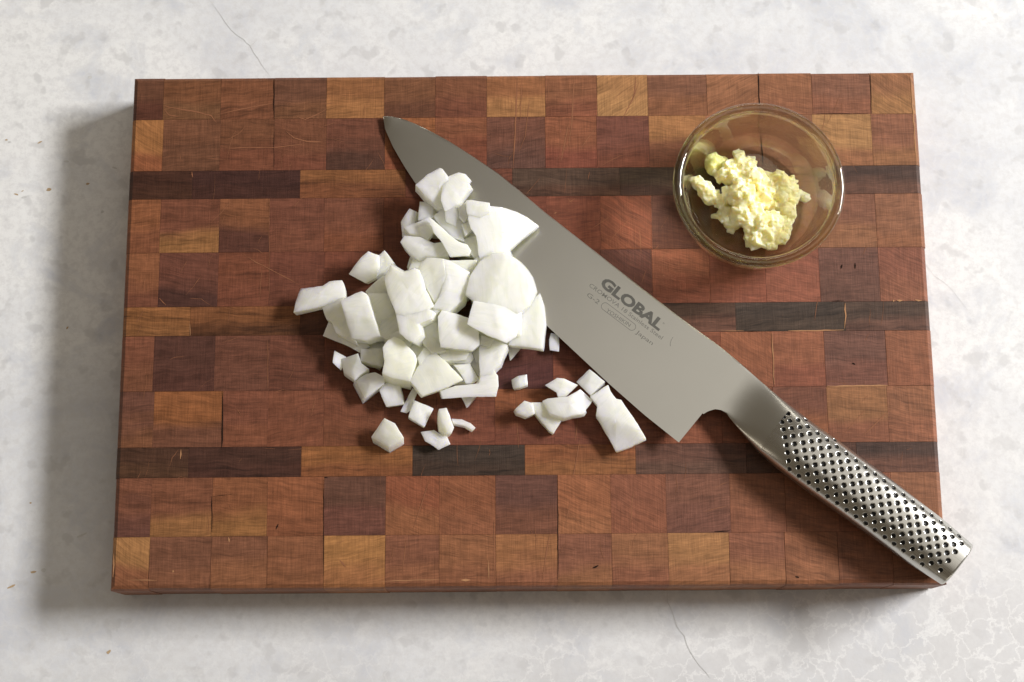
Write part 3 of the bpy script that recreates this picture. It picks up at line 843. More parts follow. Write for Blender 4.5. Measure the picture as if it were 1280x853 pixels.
# the stadium outline round the maker's word
ca, cb = np.array(KP(756.5, 383.2, 0.08)), np.array(KP(789.8, 408.4, 0.08))
d = (cb - ca); L = np.linalg.norm(d); d /= L; nn = np.array((-d[1], d[0]))
R1, R0 = 0.185, 0.160
V, Fc = [], []
NS = 40
for i in range(NS):
    a = 2 * math.pi * i / NS
    cxn = ca if math.cos(a) < 0 else cb
    for R in (R0, R1):
        p = cxn + d * R * math.cos(a) + nn * R * math.sin(a)
        wu = np.interp(p[0], sp[:, 0], sp[:, 1]); wl = np.interp(p[0], ed[:, 0], ed[:, 1]); s = (p[1] - wu) / (wl - wu)
        V.append((p[0], p[1], 0.10 * (1 - s) + 0.008 * s + 0.003))
for i in range(NS):
    j = (i + 1) % NS
    Fc.append((2 * i, 2 * i + 1, 2 * j + 1, 2 * j))
mesh_obj('oval_outline', V, Fc, M['etchl'], knife)
V, Fc = [], []
q = [KP(*p, .08) for p in ((841, 421.5), (838.6, 425.5), (837.4, 430), (837.6, 433))]
for (t, w) in q:
    wu = np.interp(t, sp[:, 0], sp[:, 1]); wl = np.interp(t, ed[:, 0], ed[:, 1]); s = (w - wu) / (wl - wu)
    zz = 0.10 * (1 - s) + 0.008 * s + 0.003
    V += [(t, w, zz), (t + .018, w + .018, zz)]
Fc = [(2 * i, 2 * i + 1, 2 * i + 3, 2 * i + 2) for i in range(3)]
mesh_obj('blade_scratch', V, Fc, M['etchl'], knife)

# ------------------------------------------------------------------ glass bowl
zr = TK + 3.05
bc = P(948.6, 230.6, zr)
RB = (P(1056, 231, zr) - P(841.5, 231, zr)).length / 2
k = RB / 3.72
prof = [(0, .13), (1.2, .13), (1.95, .11), (2.1, .03), (2.2, 0), (2.35, 0), (2.52, .06), (2.82, .26), (3.08, .58), (3.28, 1.0), (3.44, 1.55), (3.56, 2.1), (3.63, 2.5),
        (3.66, 2.72), (3.71, 2.86), (3.735, 2.98), (3.72, 3.09), (3.665, 3.17), (3.57, 3.205), (3.46, 3.20), (3.36, 3.15), (3.29, 3.06), (3.25, 2.94), (3.22, 2.75), (3.17, 2.35), (3.09, 1.9), (2.97, 1.4),
        (2.80, 1.0), (2.55, .70), (2.2, .52), (1.6, .44), (1.0, .41), (0, .40)]
NS = 128
V, Fc = [(0, 0, prof[0][1])], []
for r, z in prof[1:-1]:
    for i in range(NS):
        a = 2 * math.pi * i / NS
        V.append((r * k * math.cos(a), r * k * math.sin(a), z))
V.append((0, 0, prof[-1][1]))
m = len(prof) - 2
for i in range(NS):
    j = (i + 1) % NS
    Fc.append((0, 1 + j, 1 + i))
    for q in range(m - 1):
        a, b = 1 + q * NS, 1 + (q + 1) * NS
        Fc.append((a + i, a + j, b + j, b + i))
    e = 1 + (m - 1) * NS
    Fc.append((e + i, e + j, len(V) - 1))
bowl = mesh_obj('glass_bowl', V, Fc, M['glass'], None, (bc.x, bc.y, TK + 0.012), smooth=180)
bm = bmesh.new(); bm.from_mesh(bowl.data); bmesh.ops.recalc_face_normals(bm, faces=bm.faces); bm.to_mesh(bowl.data); bm.free()
tag(bowl, 'small clear glass bowl with thick rim near the far right corner of the board', 'bowl')

# ------------------------------------------------------------------ garlic
ZG = TK + 0.44


def garlic_mesh(name, balls, label, col, vox=0.045, cat='garlic', seed=0, flat=0.8):
    bm = bmesh.new()
    rs = random.Random(seed)
    for x, y, r, z in balls:
        px, py = 840 + x / 5.689, 170 + y / 5.689
        rr = r / 5.689 / 28.2 * 1.22
        c = P(px, py, ZG + z)
        mt = Matrix.Translation(c) @ Matrix.Diagonal((1, 1, flat, 1))
        bmesh.ops.create_icosphere(bm, subdivisions=2, radius=rr * .92, matrix=mt)
        for _ in range(int(5 + r / 4)):      # chopped crumbs stuck to it
            a, b2 = rs.uniform(0, 6.283), rs.uniform(0.0, 1.45)
            dvec = Vector((math.cos(a) * math.cos(b2), math.sin(a) * math.cos(b2), math.sin(b2) * flat))
            q = rs.uniform(.18, .38)
            rt = Matrix.Rotation(rs.uniform(0, 6), 4, 'X') @ Matrix.Rotation(rs.uniform(0, 6), 4, 'Z')
            bmesh.ops.create_cube(bm, size=1.0, matrix=Matrix.Translation(c + dvec * rr * rs.uniform(.82, .99)) @ rt @ Matrix.Diagonal((q, q * rs.uniform(.6, 1.1), q * rs.uniform(.35, .8), 1)))
    me = bpy.data.meshes.new(name); bm.to_mesh(me); bm.free()
    tmp = bpy.data.objects.new(name, me); COL.objects.link(tmp)
    md = tmp.modifiers.new('r', 'REMESH'); md.mode = 'VOXEL'; md.voxel_size = vox
    sm_ = tmp.modifiers.new('s', 'SMOOTH'); sm_.factor = 0.5; sm_.iterations = 5
    ev = tmp.evaluated_get(bpy.context.evaluated_depsgraph_get())
    m2 = bpy.data.meshes.new_from_object(ev)
    bpy.data.objects.remove(tmp); bpy.data.meshes.remove(me)
    n = len(m2.vertices)
    co = np.zeros(n * 3); m2.vertices.foreach_get('co', co); co = co.reshape(-1, 3)
    no = np.zeros(n * 3); m2.vertices.foreach_get('normal', no); no = no.reshape(-1, 3)
    dsp = np.array([noise.fractal(Vector(c) * 5.5, 0.9, 2.1, 4) * 0.022 + noise.noise(Vector(c) * 15) * 0.008 for c in co])
    co = co + no * dsp[:, None]
    floor = ZG + 0.01 + 0.0 * co[:, 2]
    co[:, 2] = np.maximum(co[:, 2], floor)
    ctr = co.mean(0); ctr[2] = ZG
    m2.vertices.foreach_set('co', ((co - ctr) * CM).reshape(-1)); m2.update()
    m2.polygons.foreach_set('use_smooth', [True] * len(m2.polygons))
    m2.materials.clear(); m2.materials.append(M['garlic'])
    o = bpy.data.objects.new(name, m2); COL.objects.link(o); o.location = ctr * CM
    o.color = (*col, 1)
    return tag(o, label, cat, 'garlic in the glass bowl')


garlic_mesh('minced_garlic', [(480, 175, 42, .55), (560, 205, 36, .5), (520, 225, 45, .6), (415, 275, 80, .45), (345, 280, 45, .3), (570, 300, 68, .75), (490, 360, 60, .8), (500, 430, 85, .95),
                              (420, 420, 60, .75), (640, 330, 62, .55), (650, 420, 55, .7), (760, 320, 70, .45), (845, 320, 32, .35), (790, 400, 70, .4), (720, 430, 70, .35), (690, 500, 55, .35), (830, 380, 40, .35), (850, 440, 35, .3), (640, 470, 60, .45), (800, 500, 66, .35), (820, 560, 50, .4),
                              (230, 400, 48, .45), (200, 350, 42, .5), (270, 440, 55, .45), (165, 325, 18, .5), (380, 560, 60, .3), (430, 610, 65, .3), (350, 470, 50, .5), (490, 560, 70, .7), (580, 520, 60, .7), (560, 610, 70, .6),
                              (650, 620, 70, .75), (730, 610, 60, .8), (700, 680, 60, .6), (600, 740, 62, .45), (560, 740, 40, .35), (680, 745, 60, .5), (770, 720, 55, .45), (800, 640, 45, .4), (580, 700, 60, .5)],
            'pale yellow mound of minced garlic in the middle of the glass bowl', (0.95, 0.89, 0.58), 0.033, 'garlic', 3)
garlic_mesh('garlic_bit', [(300, 205, 48, .3), (280, 235, 32, .25), (330, 175, 32, .25), (270, 160, 22, .3), (350, 190, 25, .25)],
            'greenish yellow garlic bit at the upper left edge of the garlic mound', (0.74, 0.78, 0.32), 0.04, 'garlic', 5)
garlic_mesh('garlic_crumb', [(890, 412, 15, .12), (905, 428, 17, .12), (930, 444, 24, .15)],
            'tiny pale garlic crumb lying alone to the right of the garlic mound', (0.94, 0.90, 0.70), 0.035, 'garlic', 6)

# ------------------------------------------------------------------ chopped onion
WHITE, CREAM, GREY, GREEN = (0.985, 0.985, 0.935), (0.98, 0.98, 0.86), (0.93, 0.94, 0.905), (0.97, 0.97, 0.84)  # CREAM and GREEN also carry the yellowed bounce light of the heap's crevices


def onion(poly, z, thick, label, col=WHITE, tilt=(0, 0), bulge=0.04, bend=0.0, shear=None, fan=True, group=None, shrink=0.06):
    """one piece of onion: outline of its upper face in the photo, height of that face above the board (cm), thickness"""
    cxp = sum(p[0] for p in poly) / len(poly); cyp = sum(p[1] for p in poly) / len(poly)
    if z > 1.0: poly = [(cxp + (x - cxp) * 1.01, cyp + (y - cyp) * 1.01) for x, y in poly]
    pts = []
    for x, y in poly:
        zz = TK + z
        p = P(x, y, zz)
        c = P(cxp, cyp, zz)
        zz += tilt[0] * (p.x - c.x) + tilt[1] * (p.y - c.y)
        pts.append(P(x, y, max(zz, TK + 0.06)))
    n0 = len(pts)
    # densify, round the corners slightly and roughen the cut
    q = []
    for i in range(n0):
        a, b, c = pts[i - 1], pts[i], pts[(i + 1) % n0]
        la, lc = (a - b).length, (c - b).length
        ra, rc = min(0.022, la * .2), min(0.022, lc * .2)
        q.append(b + (a - b).normalized() * ra)
        q.append(b * 0.5 + (b + (a - b).normalized() * ra) * .25 + (b + (c - b).normalized() * rc) * .25)
        e0 = b + (c - b).normalized() * rc
        q.append(e0)
        la2 = min(0.022, lc * .2)
        e1 = c + (b - c).normalized() * la2
        n = int((e1 - e0).length / 0.17)
        for k_ in range(1, n): q.append(e0.lerp(e1, k_ / n))
    n = len(q)
    ctr = sum(q, Vector()) / n
    sd = random.uniform(0, 100)
    for i in range(n):
        p = q[i]
        out = Vector((p.x - ctr.x, p.y - ctr.y, 0)).normalized()
        q[i] = p + out * noise.noise(Vector((p.x * 4 + sd, p.y * 4, sd))) * 0.022 + out * noise.noise(Vector((p.x * 13 + sd, p.y * 13, sd))) * 0.012
    if shear is None: shear = (random.uniform(-.28, .28), random.uniform(-.28, .28))
    shrink = random.uniform(-0.03, 0.06) if z > 1.0 else random.uniform(-0.01, 0.06)
    ca_ = random.uniform(0, 6.28); fold = random.choice((0, 0.12, 0.22, 0.34)) if fan else 0.0
    fo = random.uniform(-.1, .25)
    V, Fc = [], []

    def add(scale_in, dz, lat=(0, 0)):
        b = len(V)
        for p in q:
            dx, dy, dzz = p.x - ctr.x, p.y - ctr.y, p.z - ctr.z
            L = math.hypot(dx, dy) + 1e-6
            f = max(0.05, (L - scale_in) / L)
            zz = p.z * f + ctr.z * (1 - f)
            V.append((ctr.x + dx * f + lat[0], ctr.y + dy * f + lat[1], max(zz + dz, TK + 0.015)))
        return b
    bev = min(0.010, thick * .25)
    rows = []
    rows.append(add(shrink + bev, -thick, (shear[0] * thick, shear[1] * thick)))
    rows.append(add(shrink, -thick + bev, (shear[0] * thick, shear[1] * thick)))
    rows.append(add(shrink * .5, -thick * .5, (shear[0] * thick * .5, shear[1] * thick * .5)))
    rows.append(add(0.0, -bev))
    rows.append(add(bev * .35, -bev * .35))
    rows.append(add(bev, 0.0))
    for a, b in zip(rows[:-1], rows[1:]):
        for i in range(n):
            j = (i + 1) % n
            Fc.append((a + i, a + j, b + j, b + i))
    b0 = rows[-1]
    if fan:
        prev = b0
        ring_f = (0.80, 0.60, 0.40, 0.20)
        top = [Vector(v) for v in V[b0:b0 + n]]
        for f in ring_f:
            b = len(V)
            for p in top:
                x, y, zz = ctr.x + (p.x - ctr.x) * f, ctr.y + (p.y - ctr.y) * f, ctr.z + (p.z - ctr.z) * f
                zz += bulge * 0.35 * math.sqrt(max(0, 1 - f * f)) * 0.8 + noise.noise(Vector((x * 3.0, y * 3.0, sd))) * 0.05 * (1 - f)
                V.append((x, y, zz))
            for i in range(n):
                j = (i + 1) % n
                Fc.append((prev + i, prev + j, b + j, b + i))
            prev = b
        V.append((ctr.x, ctr.y, ctr.z + bulge * 0.28))
        for i in range(n): Fc.append((prev + i, prev + (i + 1) % n, len(V) - 1))
        Fc.append(tuple(range(rows[0] + n - 1, rows[0] - 1, -1)))
    else:
        tri = tessellate_polygon([[Vector((v[0], v[1], 0)) for v in V[b0:b0 + n]]])
        for t in tri: Fc.append(tuple(b0 + i for i in t))
        for t in tri: Fc.append(tuple(rows[0] + i for i in t))
    if bend == 0.0 and fan and len(poly) > 4: bend = random.choice((0.0, 0.05, 0.09, 0.13))
    if fold:
        for i in range(rows[3], len(V)):
            v = V[i]
            dx = (v[0] - ctr.x) * math.cos(ca_) + (v[1] - ctr.y) * math.sin(ca_) - fo
            if dx > 0: V[i] = (v[0], v[1], max(TK + .05, v[2] - min(fold * dx, 0.5 * thick)))
    if bend:
        for i, v in enumerate(V):
            dx = (v[0] - ctr.x) * math.cos(sd) + (v[1] - ctr.y) * math.sin(sd)
            V[i] = (v[0], v[1], max(TK + .012, v[2] - bend * dx * dx))
    zb = min(v[2] for v in V)
    base = (ctr.x, ctr.y, zb)
    V = [(v[0] - base[0], v[1] - base[1], v[2] - base[2]) for v in V]
    o = mesh_obj('onion_piece', V, Fc, M['onion'], None, base)
    bm = bmesh.new(); bm.from_mesh(o.data); bmesh.ops.recalc_face_normals(bm, faces=bm.faces); bm.to_mesh(o.data); bm.free()
    me = o.data
    me.polygons.foreach_set('use_smooth', [True] * len(me.polygons)); me.set_sharp_from_angle(angle=math.radians(24))
    kk = random.uniform(.97, 1.02)
    o.color = (*[min(.99, c * kk) for c in col], 1)
    return tag(o, label, 'onion', group or 'chopped onion pieces on the board')


BUR = 'pieces at the bottom of the onion heap'
UNDER = ['the short bent arm', 'the grey petal', 'the fan-shaped slice', 'the curved bar', 'the creamy centre slab', 'the largest dome', 'the notched bright block', 'the left bright block',
         'the irregular chunk', 'the rounded-corner block', 'the broad square', 'the tall pointed wedge', 'the chunky greenish block', 'the large diamond', 'the upright strip', 'the slanted tablet', 'the small cream square']
for under, (x, y, r, z) in zip(UNDER, [(545, 275, 24, .8), (580, 300, 26, 1.1), (620, 300, 26, 1.2), (535, 330, 28, 1.1), (570, 350, 32, 1.4), (615, 350, 38, 1.7), (500, 365, 30, 1.2),
                   (455, 390, 28, .9), (500, 405, 32, 1.3), (545, 405, 30, 1.2), (620, 395, 38, 1.6), (655, 405, 22, .7), (520, 445, 24, .8), (565, 430, 28, 1.1), (610, 430, 28, .9), (578, 462, 22, .5), (470, 440, 20, .4)]):
    nn_ = random.randint(4, 6); a0 = random.uniform(0, 6)
    onion([(x + r * random.uniform(.8, 1.1) * math.cos(a0 - i * 6.283 / nn_), y + r * random.uniform(.8, 1.1) * math.sin(a0 - i * 6.283 / nn_)) for i in range(nn_)], z, z - .03,
          'creamy onion chunk mostly buried in the heap beneath ' + under, CREAM, group=BUR)

onion([(519.8, 231.2), (534.6, 218), (549.4, 210.2), (553, 211.5), (559.5, 219.5), (563, 238), (556, 264), (543, 254), (529.7, 242.7)], 1.75, .55,
      'rounded white onion lobe topping the heap, left of its notch', WHITE, (.05, .12))
onion([(559, 219.5), (572.3, 213.5), (580.5, 215.6), (586.3, 223), (584, 226.5), (588.4, 233.6), (577, 248), (571, 258), (556, 264), (551, 250), (553, 232)], 1.85, .6,
      'lobed white onion piece topping the heap, right of its notch over the blade', WHITE, (-.05, .15))
onion([(524.8, 252.2), (542, 252.2), (541.2, 272.2), (522.3, 275.8)], 1.25, .5, 'small greyish onion square below the topmost lobes at the heap upper left', GREY, (.1, .0))
onion([(506.8, 267.3), (511.8, 260.7), (520.5, 264.8), (518.3, 277.1), (521.6, 296.8), (502.7, 296.8), (501.1, 277.1)], .95, .6,
      'narrow grey-white onion sliver standing at the far upper left of the heap', GREY, (.15, .1))
onion([(519.8, 278.8), (535.4, 270.5), (542.8, 273.8), (541.2, 291), (534.6, 299.8), (524.8, 295.2), (512, 292), (505, 284)], 1.45, .5,
      'short white onion arm bent beside the long diagonal strip in the upper heap', WHITE, (.05, .1))
onion([(536, 271), (551, 283.7), (565, 296.8), (574, 302.5), (583.8, 305.8), (587.9, 313.2), (585.8, 319.8), (570.7, 320.6), (562.5, 321.4), (556.8, 311.6), (551, 300.9), (542, 291)], 1.85, .5,
      'long diagonal white onion strip widening downward in the upper heap', WHITE, (0, .12), fan=False)
onion([(500.8, 302.7), (505.3, 294.7), (524.6, 296.8), (542.5, 304.2), (552.9, 302.7), (560.4, 319.1), (545.5, 321.5), (530.6, 320.6), (521.7, 322.7), (511.2, 316.1)], 1.5, .7,
      'curved white onion bar under the diagonal strip at the left of the upper heap', WHITE, (.05, .15))
onion([(541.2, 270.5), (552, 262), (564, 257.4), (575.6, 260.7), (580, 275), (578, 288.6), (580.5, 301.7), (565.8, 296.8), (552.7, 285.3)], 1.5, .7,
      'translucent grey onion petal tucked right of the diagonal strip', GREY, (.25, .1))
onion([(584.7, 272.2), (588, 262), (600, 256), (613.4, 258.2), (628, 259.4), (644.5, 262.3), (657.7, 268.9), (672.1, 278.8), (667.5, 283.7), (649.5, 298.4), (636, 312), (645, 335), (604, 336), (598, 316), (595.3, 295.2), (588.8, 285.3)], 1.75, .55,
      'big smooth fan-shaped onion slice pointing right over the blade', WHITE, (-.18, .12), bulge=.08)
onion([(582.2, 250.9), (588.8, 250), (611.7, 253.8), (612.5, 266), (600, 272), (584, 268)], 2.05, .4, 'small white onion rectangle on the upper left end of the fan-shaped slice', WHITE, (0, .1))
onion([(578.9, 298.4), (601.9, 291.9), (615, 303), (624.8, 313.2), (606, 328), (590, 320), (583, 307)], 1.55, .7, 'cream onion chunk between the diagonal strip and the fan-shaped slice', CREAM, (.1, -.1))
onion([(627.4, 314.7), (640.8, 320.6), (652.7, 331), (663.1, 345.9), (668.5, 363.8), (660.1, 381.7), (649.7, 390.6), (630, 392), (605, 385), (581.2, 366.8), (587.2, 343), (599.1, 325.1), (614, 316.1)], 2.25, .6,
      'largest domed white onion piece at the right of the heap beside the blade', WHITE, (-.1, .06), bulge=.14)
onion([(592, 376), (612, 380), (636, 384), (652, 389), (645.2, 420.4), (633.3, 428.7), (608, 418.9), (584.2, 405.5), (588, 390)], 2.2, .7,
      'broad white onion square just below the largest domed piece', WHITE, (-.05, .1), bulge=.08)
onion([(674.9, 366.8), (679, 380.7), (681.5, 402), (677.4, 436.2), (654.4, 433.2), (635.5, 431.2), (643.7, 411.9), (646.2, 400.4), (657.7, 382.3)], 1.35, .5,
      'tall pointed onion wedge at the right foot of the heap against the blade', WHITE, (.0, .15), bulge=.06)
onion([(633, 429), (654, 431), (648, 440), (638, 451.3)], .45, .35, 'small grey onion corner poking out below the tall pointed wedge', GREY)
onion([(599, 425), (613.6, 424), (624, 428), (634.5, 431.6), (629.8, 441.4), (624.9, 455), (617, 462), (615, 470), (600, 470), (598.8, 450)], 1.3, .6,
      'upright white onion strip standing above the right end of the long bar', WHITE, (.05, .1))
onion([(550.4, 489), (569, 482.5), (585.6, 480.9), (598.8, 479.2), (602, 466), (617, 462.8), (622.5, 470), (623, 483), (619.8, 496), (585.6, 496.4), (553.6, 498.6)], 1.1, .5,
      'long straight onion bar at the lower right foot of the heap', WHITE, (.04, .05), fan=False)
onion([(575, 494), (597.9, 493), (583.2, 510.4)], .45, .35, 'small grey onion triangle under the long straight bar', GREY)
onion([(521.4, 460), (536, 441.5), (545, 442), (560, 455), (578.8, 474.3), (560.8, 482.5), (544.4, 489), (528, 494.8), (513.2, 476.8)], 1.25, .45,
      'large flat grey-white onion diamond at the lower front of the heap', CREAM, (.1, -.05), bulge=.03)
onion([(521.4, 448), (529.6, 435), (540, 433), (544, 441), (533, 446), (524.7, 457)], 1.2, .6, 'little onion chip behind the top corner of the large diamond', CREAM)
onion([(478.1, 434.8), (484.7, 425), (492.9, 420.4), (504.4, 426.6), (519, 443), (521, 450), (516, 466), (512.5, 477), (505, 475.5), (490, 472.5), (477.5, 467), (480.5, 452)], 1.45, .9,
      'chunky greenish cream onion block left of the large diamond', GREEN, (-.1, .25), bulge=.07)
onion([(450.9, 436.6), (477, 435), (479.6, 444.8), (478, 457.9), (464, 455), (450.9, 451.3)], .85, .5, 'small cream onion square left of the chunky greenish block', CREAM, (0, -.15))
onion([(418, 438.2), (432.8, 446.4), (428, 458.2), (426.2, 463.2), (415.6, 453)], .5, .4, 'grey onion flank at the lower left corner of the heap', GREY, (-.3, 0))
onion([(424.6, 448), (447.6, 441.5), (451.7, 453.8), (461.5, 461.2), (451.7, 467.4), (443, 475.1), (429.5, 465.3)], .85, .5, 'star-cornered white onion chip at the lower left of the heap', WHITE, (.2, .1), bulge=.08)
onion([(443.5, 474.3), (457.4, 466.9), (468.9, 465.3), (480.4, 471.8), (480.4, 479.2), (455.8, 498.6)], .85, .6, 'shield-shaped white onion piece just off the lower left of the heap', WHITE, (.1, .3), bulge=.06)
onion([(473.8, 488.2), (482, 478.4), (498.4, 475.9), (505, 505.5), (482.9, 508.8), (476.3, 494.8)], .62, .5, 'five-sided white onion piece lying flat below the heap', WHITE, (0, 0))
onion([(515.7, 485), (522.7, 489), (518.1, 500.5), (514.8, 512), (508.3, 517), (500.4, 514.5)], .5, .42, 'slim onion sliver leaning on a curved-edge square below the heap', WHITE)
onion([(518.1, 500.5), (541.9, 510.4), (536.2, 521.9), (530.4, 533.7), (521.4, 528.4), (510.3, 521.1), (513.2, 512)], .66, .45, 'white onion square with one concave curved edge below the heap', WHITE, (-.05, .05))
onion([(480.4, 522.7), (493.5, 529.3), (505, 547.3), (486.1, 559.9), (463.7, 546.2)], .8, .7, 'thick white onion cube apart at the lower left, below the heap', WHITE, (.25, .25), bulge=.08)
onion([(526, 539.9), (542.7, 537.5), (550.9, 543.2), (559.1, 545.7), (562.8, 555.5), (548.5, 562.9), (539.5, 556.3), (531.3, 551.4)], .45, .36, 'lowest jagged onion flake lying over the dark wooden strip', WHITE)
onion([(548.5, 511.2), (558.3, 510), (564.1, 525.2), (567.7, 535), (564.1, 542.4), (557.5, 543.5), (549.3, 536.6), (547.7, 525.2)], .85, .6, 'upright rounded onion finger standing beside the thin crescent', WHITE, (0, .25), bulge=.1)
onion([(564, 523.5), (577.2, 524.3), (588.7, 529.3), (594.4, 535), (591.1, 538.3), (580.5, 532.5), (566.5, 529.3)], .4, .3, 'thin curved onion crescent lying on the bare wood below the heap', WHITE, fan=False)
onion([(639, 474.3), (647, 470.3), (658.6, 468), (659.5, 480.9), (650, 484.5), (641.4, 485.8)], .42, .36, 'tiny shiny grey onion roll alone between the heap and the right cluster', GREY, (0, 0), bulge=.10)
onion([(688.8, 416), (698.7, 418.4), (698.9, 429), (698.7, 439.8), (687.2, 438.1), (686.4, 425)], .4, .34, 'tiny onion chip under the knife edge right of the heap', GREY)
onion([(720.5, 476.6), (736.8, 461.3), (755.7, 477), (737.8, 494.8)], .75, .4, 'clean white onion square touching the knife edge in the right cluster', WHITE, (0, .05))
onion([(680.9, 481.6), (696.2, 472.5), (705.3, 473.5), (722.6, 480.6), (707.3, 495.9), (697.2, 496.9), (695.2, 490.8)], .72, .5, 'winged onion chip at the top left of the right cluster', WHITE, (.05, .1))
onion([(677.9, 500.9), (685, 497.9), (709.4, 495.9), (725.6, 485.7), (741, 500), (732.7, 511), (733.7, 515.2), (705.3, 522.3), (687, 517.2)], 1.0, .45, 'white onion bar lying across the middle of the right cluster', WHITE, (.05, .1), bulge=.07)
onion([(643.4, 512.1), (655.5, 500.9), (665.7, 504), (668.8, 517.2), (658.6, 521.7), (646.4, 517.2)], .8, .5, 'faceted onion nub at the left end of the right cluster', WHITE, (.1, .2), bulge=.08)
onion([(663.7, 503), (677.9, 503), (690, 512), (703.7, 523.3), (692.1, 542), (687, 539.5), (674, 524), (668.8, 517.2)], .65, .55, 'cream pointed onion piece hanging below the bar of the right cluster', CREAM, (.1, .25))
onion([(737.8, 495.9), (760.2, 480.6), (763.2, 488.7), (770.3, 498.9), (776.4, 499.9), (788.6, 517.2), (807.9, 547.7), (788.6, 556.8), (770.3, 562.9), (760.2, 543.6), (744.9, 519.2), (747, 507)], .85, .4,
      'largest flat onion slab of the right cluster beside the knife heel', WHITE, (.05, .05), bulge=.03)
onion([(366.6, 389.7), (369, 377.4), (374.8, 359.4), (402.7, 356.9), (410.9, 351.2), (427.3, 349.5), (431.4, 359.4), (431.4, 370.9), (412.5, 379.1), (399.4, 383.7)], 1.05, .45,
      'leftmost onion piece, a flat bow-tie strip sticking out of the heap', WHITE, (.08, .0), bulge=.03)
onion([(435.5, 342.1), (443, 333), (451, 322), (460.1, 314), (473.2, 319.5), (474, 334), (469, 347), (457, 353), (445, 347)], 1.15, .9, 'faceted white onion nugget at the upper left edge of the heap', WHITE, (.1, .2), bulge=.14)
onion([(473.2, 319.5), (480.6, 312.4), (491.3, 327.2), (486, 332), (477, 341), (469, 347), (473, 333)], 1.0, .8, 'grey onion ear against the faceted nugget at the left edge', GREY, (.3, .1))
onion([(456.8, 364.3), (465, 356.1), (478.1, 345.4), (488, 342), (484, 367.6), (461.7, 369)], 1.2, .8, 'shaded onion corner between the faceted nugget and the bright block', CREAM, (.2, .2))
onion([(460, 367.4), (486.3, 366), (496.2, 392.2), (499.5, 411.9), (488, 418.4), (474.8, 423.4), (466, 411.9)], 1.25, .9, 'yellowish onion face recessed between the two bright left blocks', GREEN, (.05, .2))
onion([(402.7, 384), (428.9, 370.5), (438, 412), (446, 428), (420, 416), (414.1, 402), (407.6, 398.8)], 1.2, .7, 'shaded onion slab beneath the left bright block', CREAM, (.3, .1))
onion([(425.6, 375.8), (438, 370), (451.9, 364.3), (458.4, 367.6), (465, 388.9), (474, 418.4), (455, 424), (438.8, 421.4), (432.2, 400)], 1.7, .8, 'bright tilted onion block at the left side of the heap', WHITE, (.08, .15), bulge=.07)
onion([(405, 416.8), (410.9, 402), (425.6, 413.5), (450.2, 423), (462, 433.2), (450.2, 441.4), (435.5, 433.2), (420, 427), (403.5, 420.1)], .75, .6, 'long shaded onion strip at the heap lower left edge', CREAM, (.1, .3), fan=False)
onion([(479.8, 347), (488, 329.8), (504.4, 339.7), (517.5, 334.8), (524, 338), (532.3, 362.7), (542.1, 382.3), (530, 391), (512, 397), (495, 392), (484.7, 366)], 2.3, .9,
      'tall bright onion block with a notched top left of the heap centre', WHITE, (.0, .12), bulge=.08)
onion([(494.5, 390.6), (515, 393), (535.6, 386.4), (542.1, 390.6), (538.8, 398.8), (524.1, 405.3), (527.3, 418.4), (517.5, 428.3), (507, 424), (499.5, 416)], 2.1, .9,
      'irregular white onion chunk under the notched bright block', WHITE, (.0, .2), bulge=.06)
onion([(524.6, 331), (533.6, 322.1), (554.4, 323.6), (557, 345), (550, 373), (542.5, 376.7), (530.6, 354.9), (522.2, 340)], 2.15, .9,
      'creamy onion slab at the heap centre, right of the notched bright block', CREAM, (.12, .2), bulge=.06)
onion([(553.5, 323.6), (562, 326), (587.2, 340), (584, 356), (578.2, 373.7), (560.4, 388.1), (541, 383.5), (549, 371), (556, 345)], 2.1, .9,
      'white onion slab at the heap centre, left of the largest dome', WHITE, (-.12, .12), bulge=.08)
onion([(533, 384), (551, 386), (546, 394), (538, 398)], 1.8, .5, 'tiny cream onion triangle above the rounded-corner block', CREAM, (.1, .1))
onion([(577, 281), (586, 276), (590, 288), (582, 295)], 1.75, .4, 'tiny green-tinged onion chip at the left tip of the fan-shaped slice', GREEN, (.1, .1))
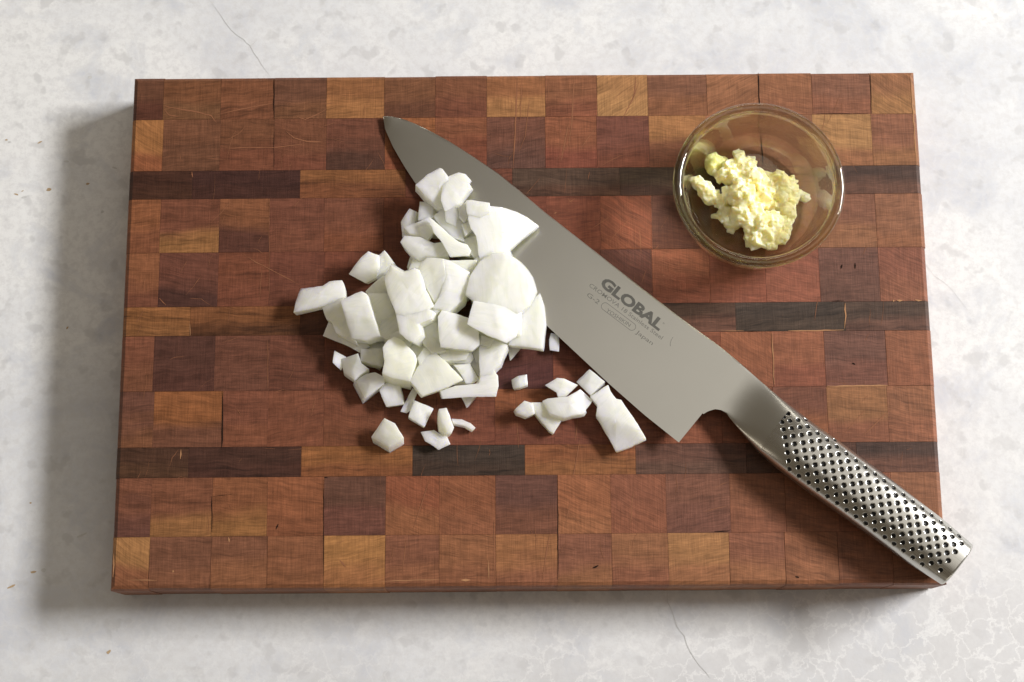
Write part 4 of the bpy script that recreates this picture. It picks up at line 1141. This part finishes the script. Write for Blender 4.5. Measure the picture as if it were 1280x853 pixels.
onion([(573, 259), (582, 252), (587, 266), (581, 279), (574, 272)], 1.8, .6, 'slim onion sliver between the grey petal and the fan-shaped slice', WHITE, (.2, .1))
onion([(556, 262), (567, 257), (574, 268), (569, 283), (558, 277)], 1.65, .5, 'pale onion flake lying on the translucent grey petal', WHITE, (.15, .2))
onion([(601, 419), (617, 424), (613, 434), (600, 431)], 1.5, .5, 'small onion nub in the notch under the broad square', CREAM, (.1, .2))
onion([(486, 419), (499, 413), (505, 424), (492, 428)], 1.4, .5, 'small cream onion nub behind the chunky greenish block', CREAM, (.1, .2))
onion([(508.5, 334.5), (512.6, 320.6), (524.9, 326), (517.5, 336.2)], .8, .6, 'small cream onion tip showing behind the notched block', CREAM)
onion([(560, 326), (596, 325), (590, 341), (575, 339)], 1.75, .7, 'shaded onion sliver wedged under the foot of the diagonal strip', GREEN, (0, -.1))
onion([(547.7, 395.5), (552, 388), (565.8, 391.2), (585.5, 397.1), (598, 413), (599.4, 431.6), (590.4, 438.1), (564.1, 434.8), (551, 433.2), (547.7, 411.9)], 1.85, .75,
      'white rounded-corner onion block right of the dark gap in the lower heap', WHITE, (-.05, .12), bulge=.07)
onion([(524.8, 407), (542.8, 397.1), (549.4, 411.9), (551, 433.2), (557.6, 438.1), (540, 442), (527, 427)], 1.4, .8, 'yellowish onion face sunk left of the rounded-corner block', GREEN, (.1, .1))
onion([(552.8, 446), (568, 439), (577, 437.4), (569, 451.5), (562, 452)], .85, .5, 'grey onion chip left of the little white loaf behind the diamond', GREY, (-.2, 0))
onion([(567.6, 448), (575.8, 437.4), (588.9, 438.2), (592.2, 446.4), (587.3, 454.6), (567.6, 453)], 1.0, .5, 'little white loaf-shaped onion chip behind the right corner of the diamond', WHITE, (.1, .1), bulge=.07)
onion([(567.6, 456.3), (587.3, 454.6), (598.8, 474.3), (592.2, 479.2), (582.3, 480), (577.4, 469.4)], .95, .5, 'slanted white onion tablet between the diamond and the long bar', WHITE, (-.05, .15), bulge=.06)
onion([(590.5, 451.3), (600.4, 444.8), (599.6, 472.7), (589, 456)], .75, .5, 'narrow grey onion sliver left of the upright strip', GREY)
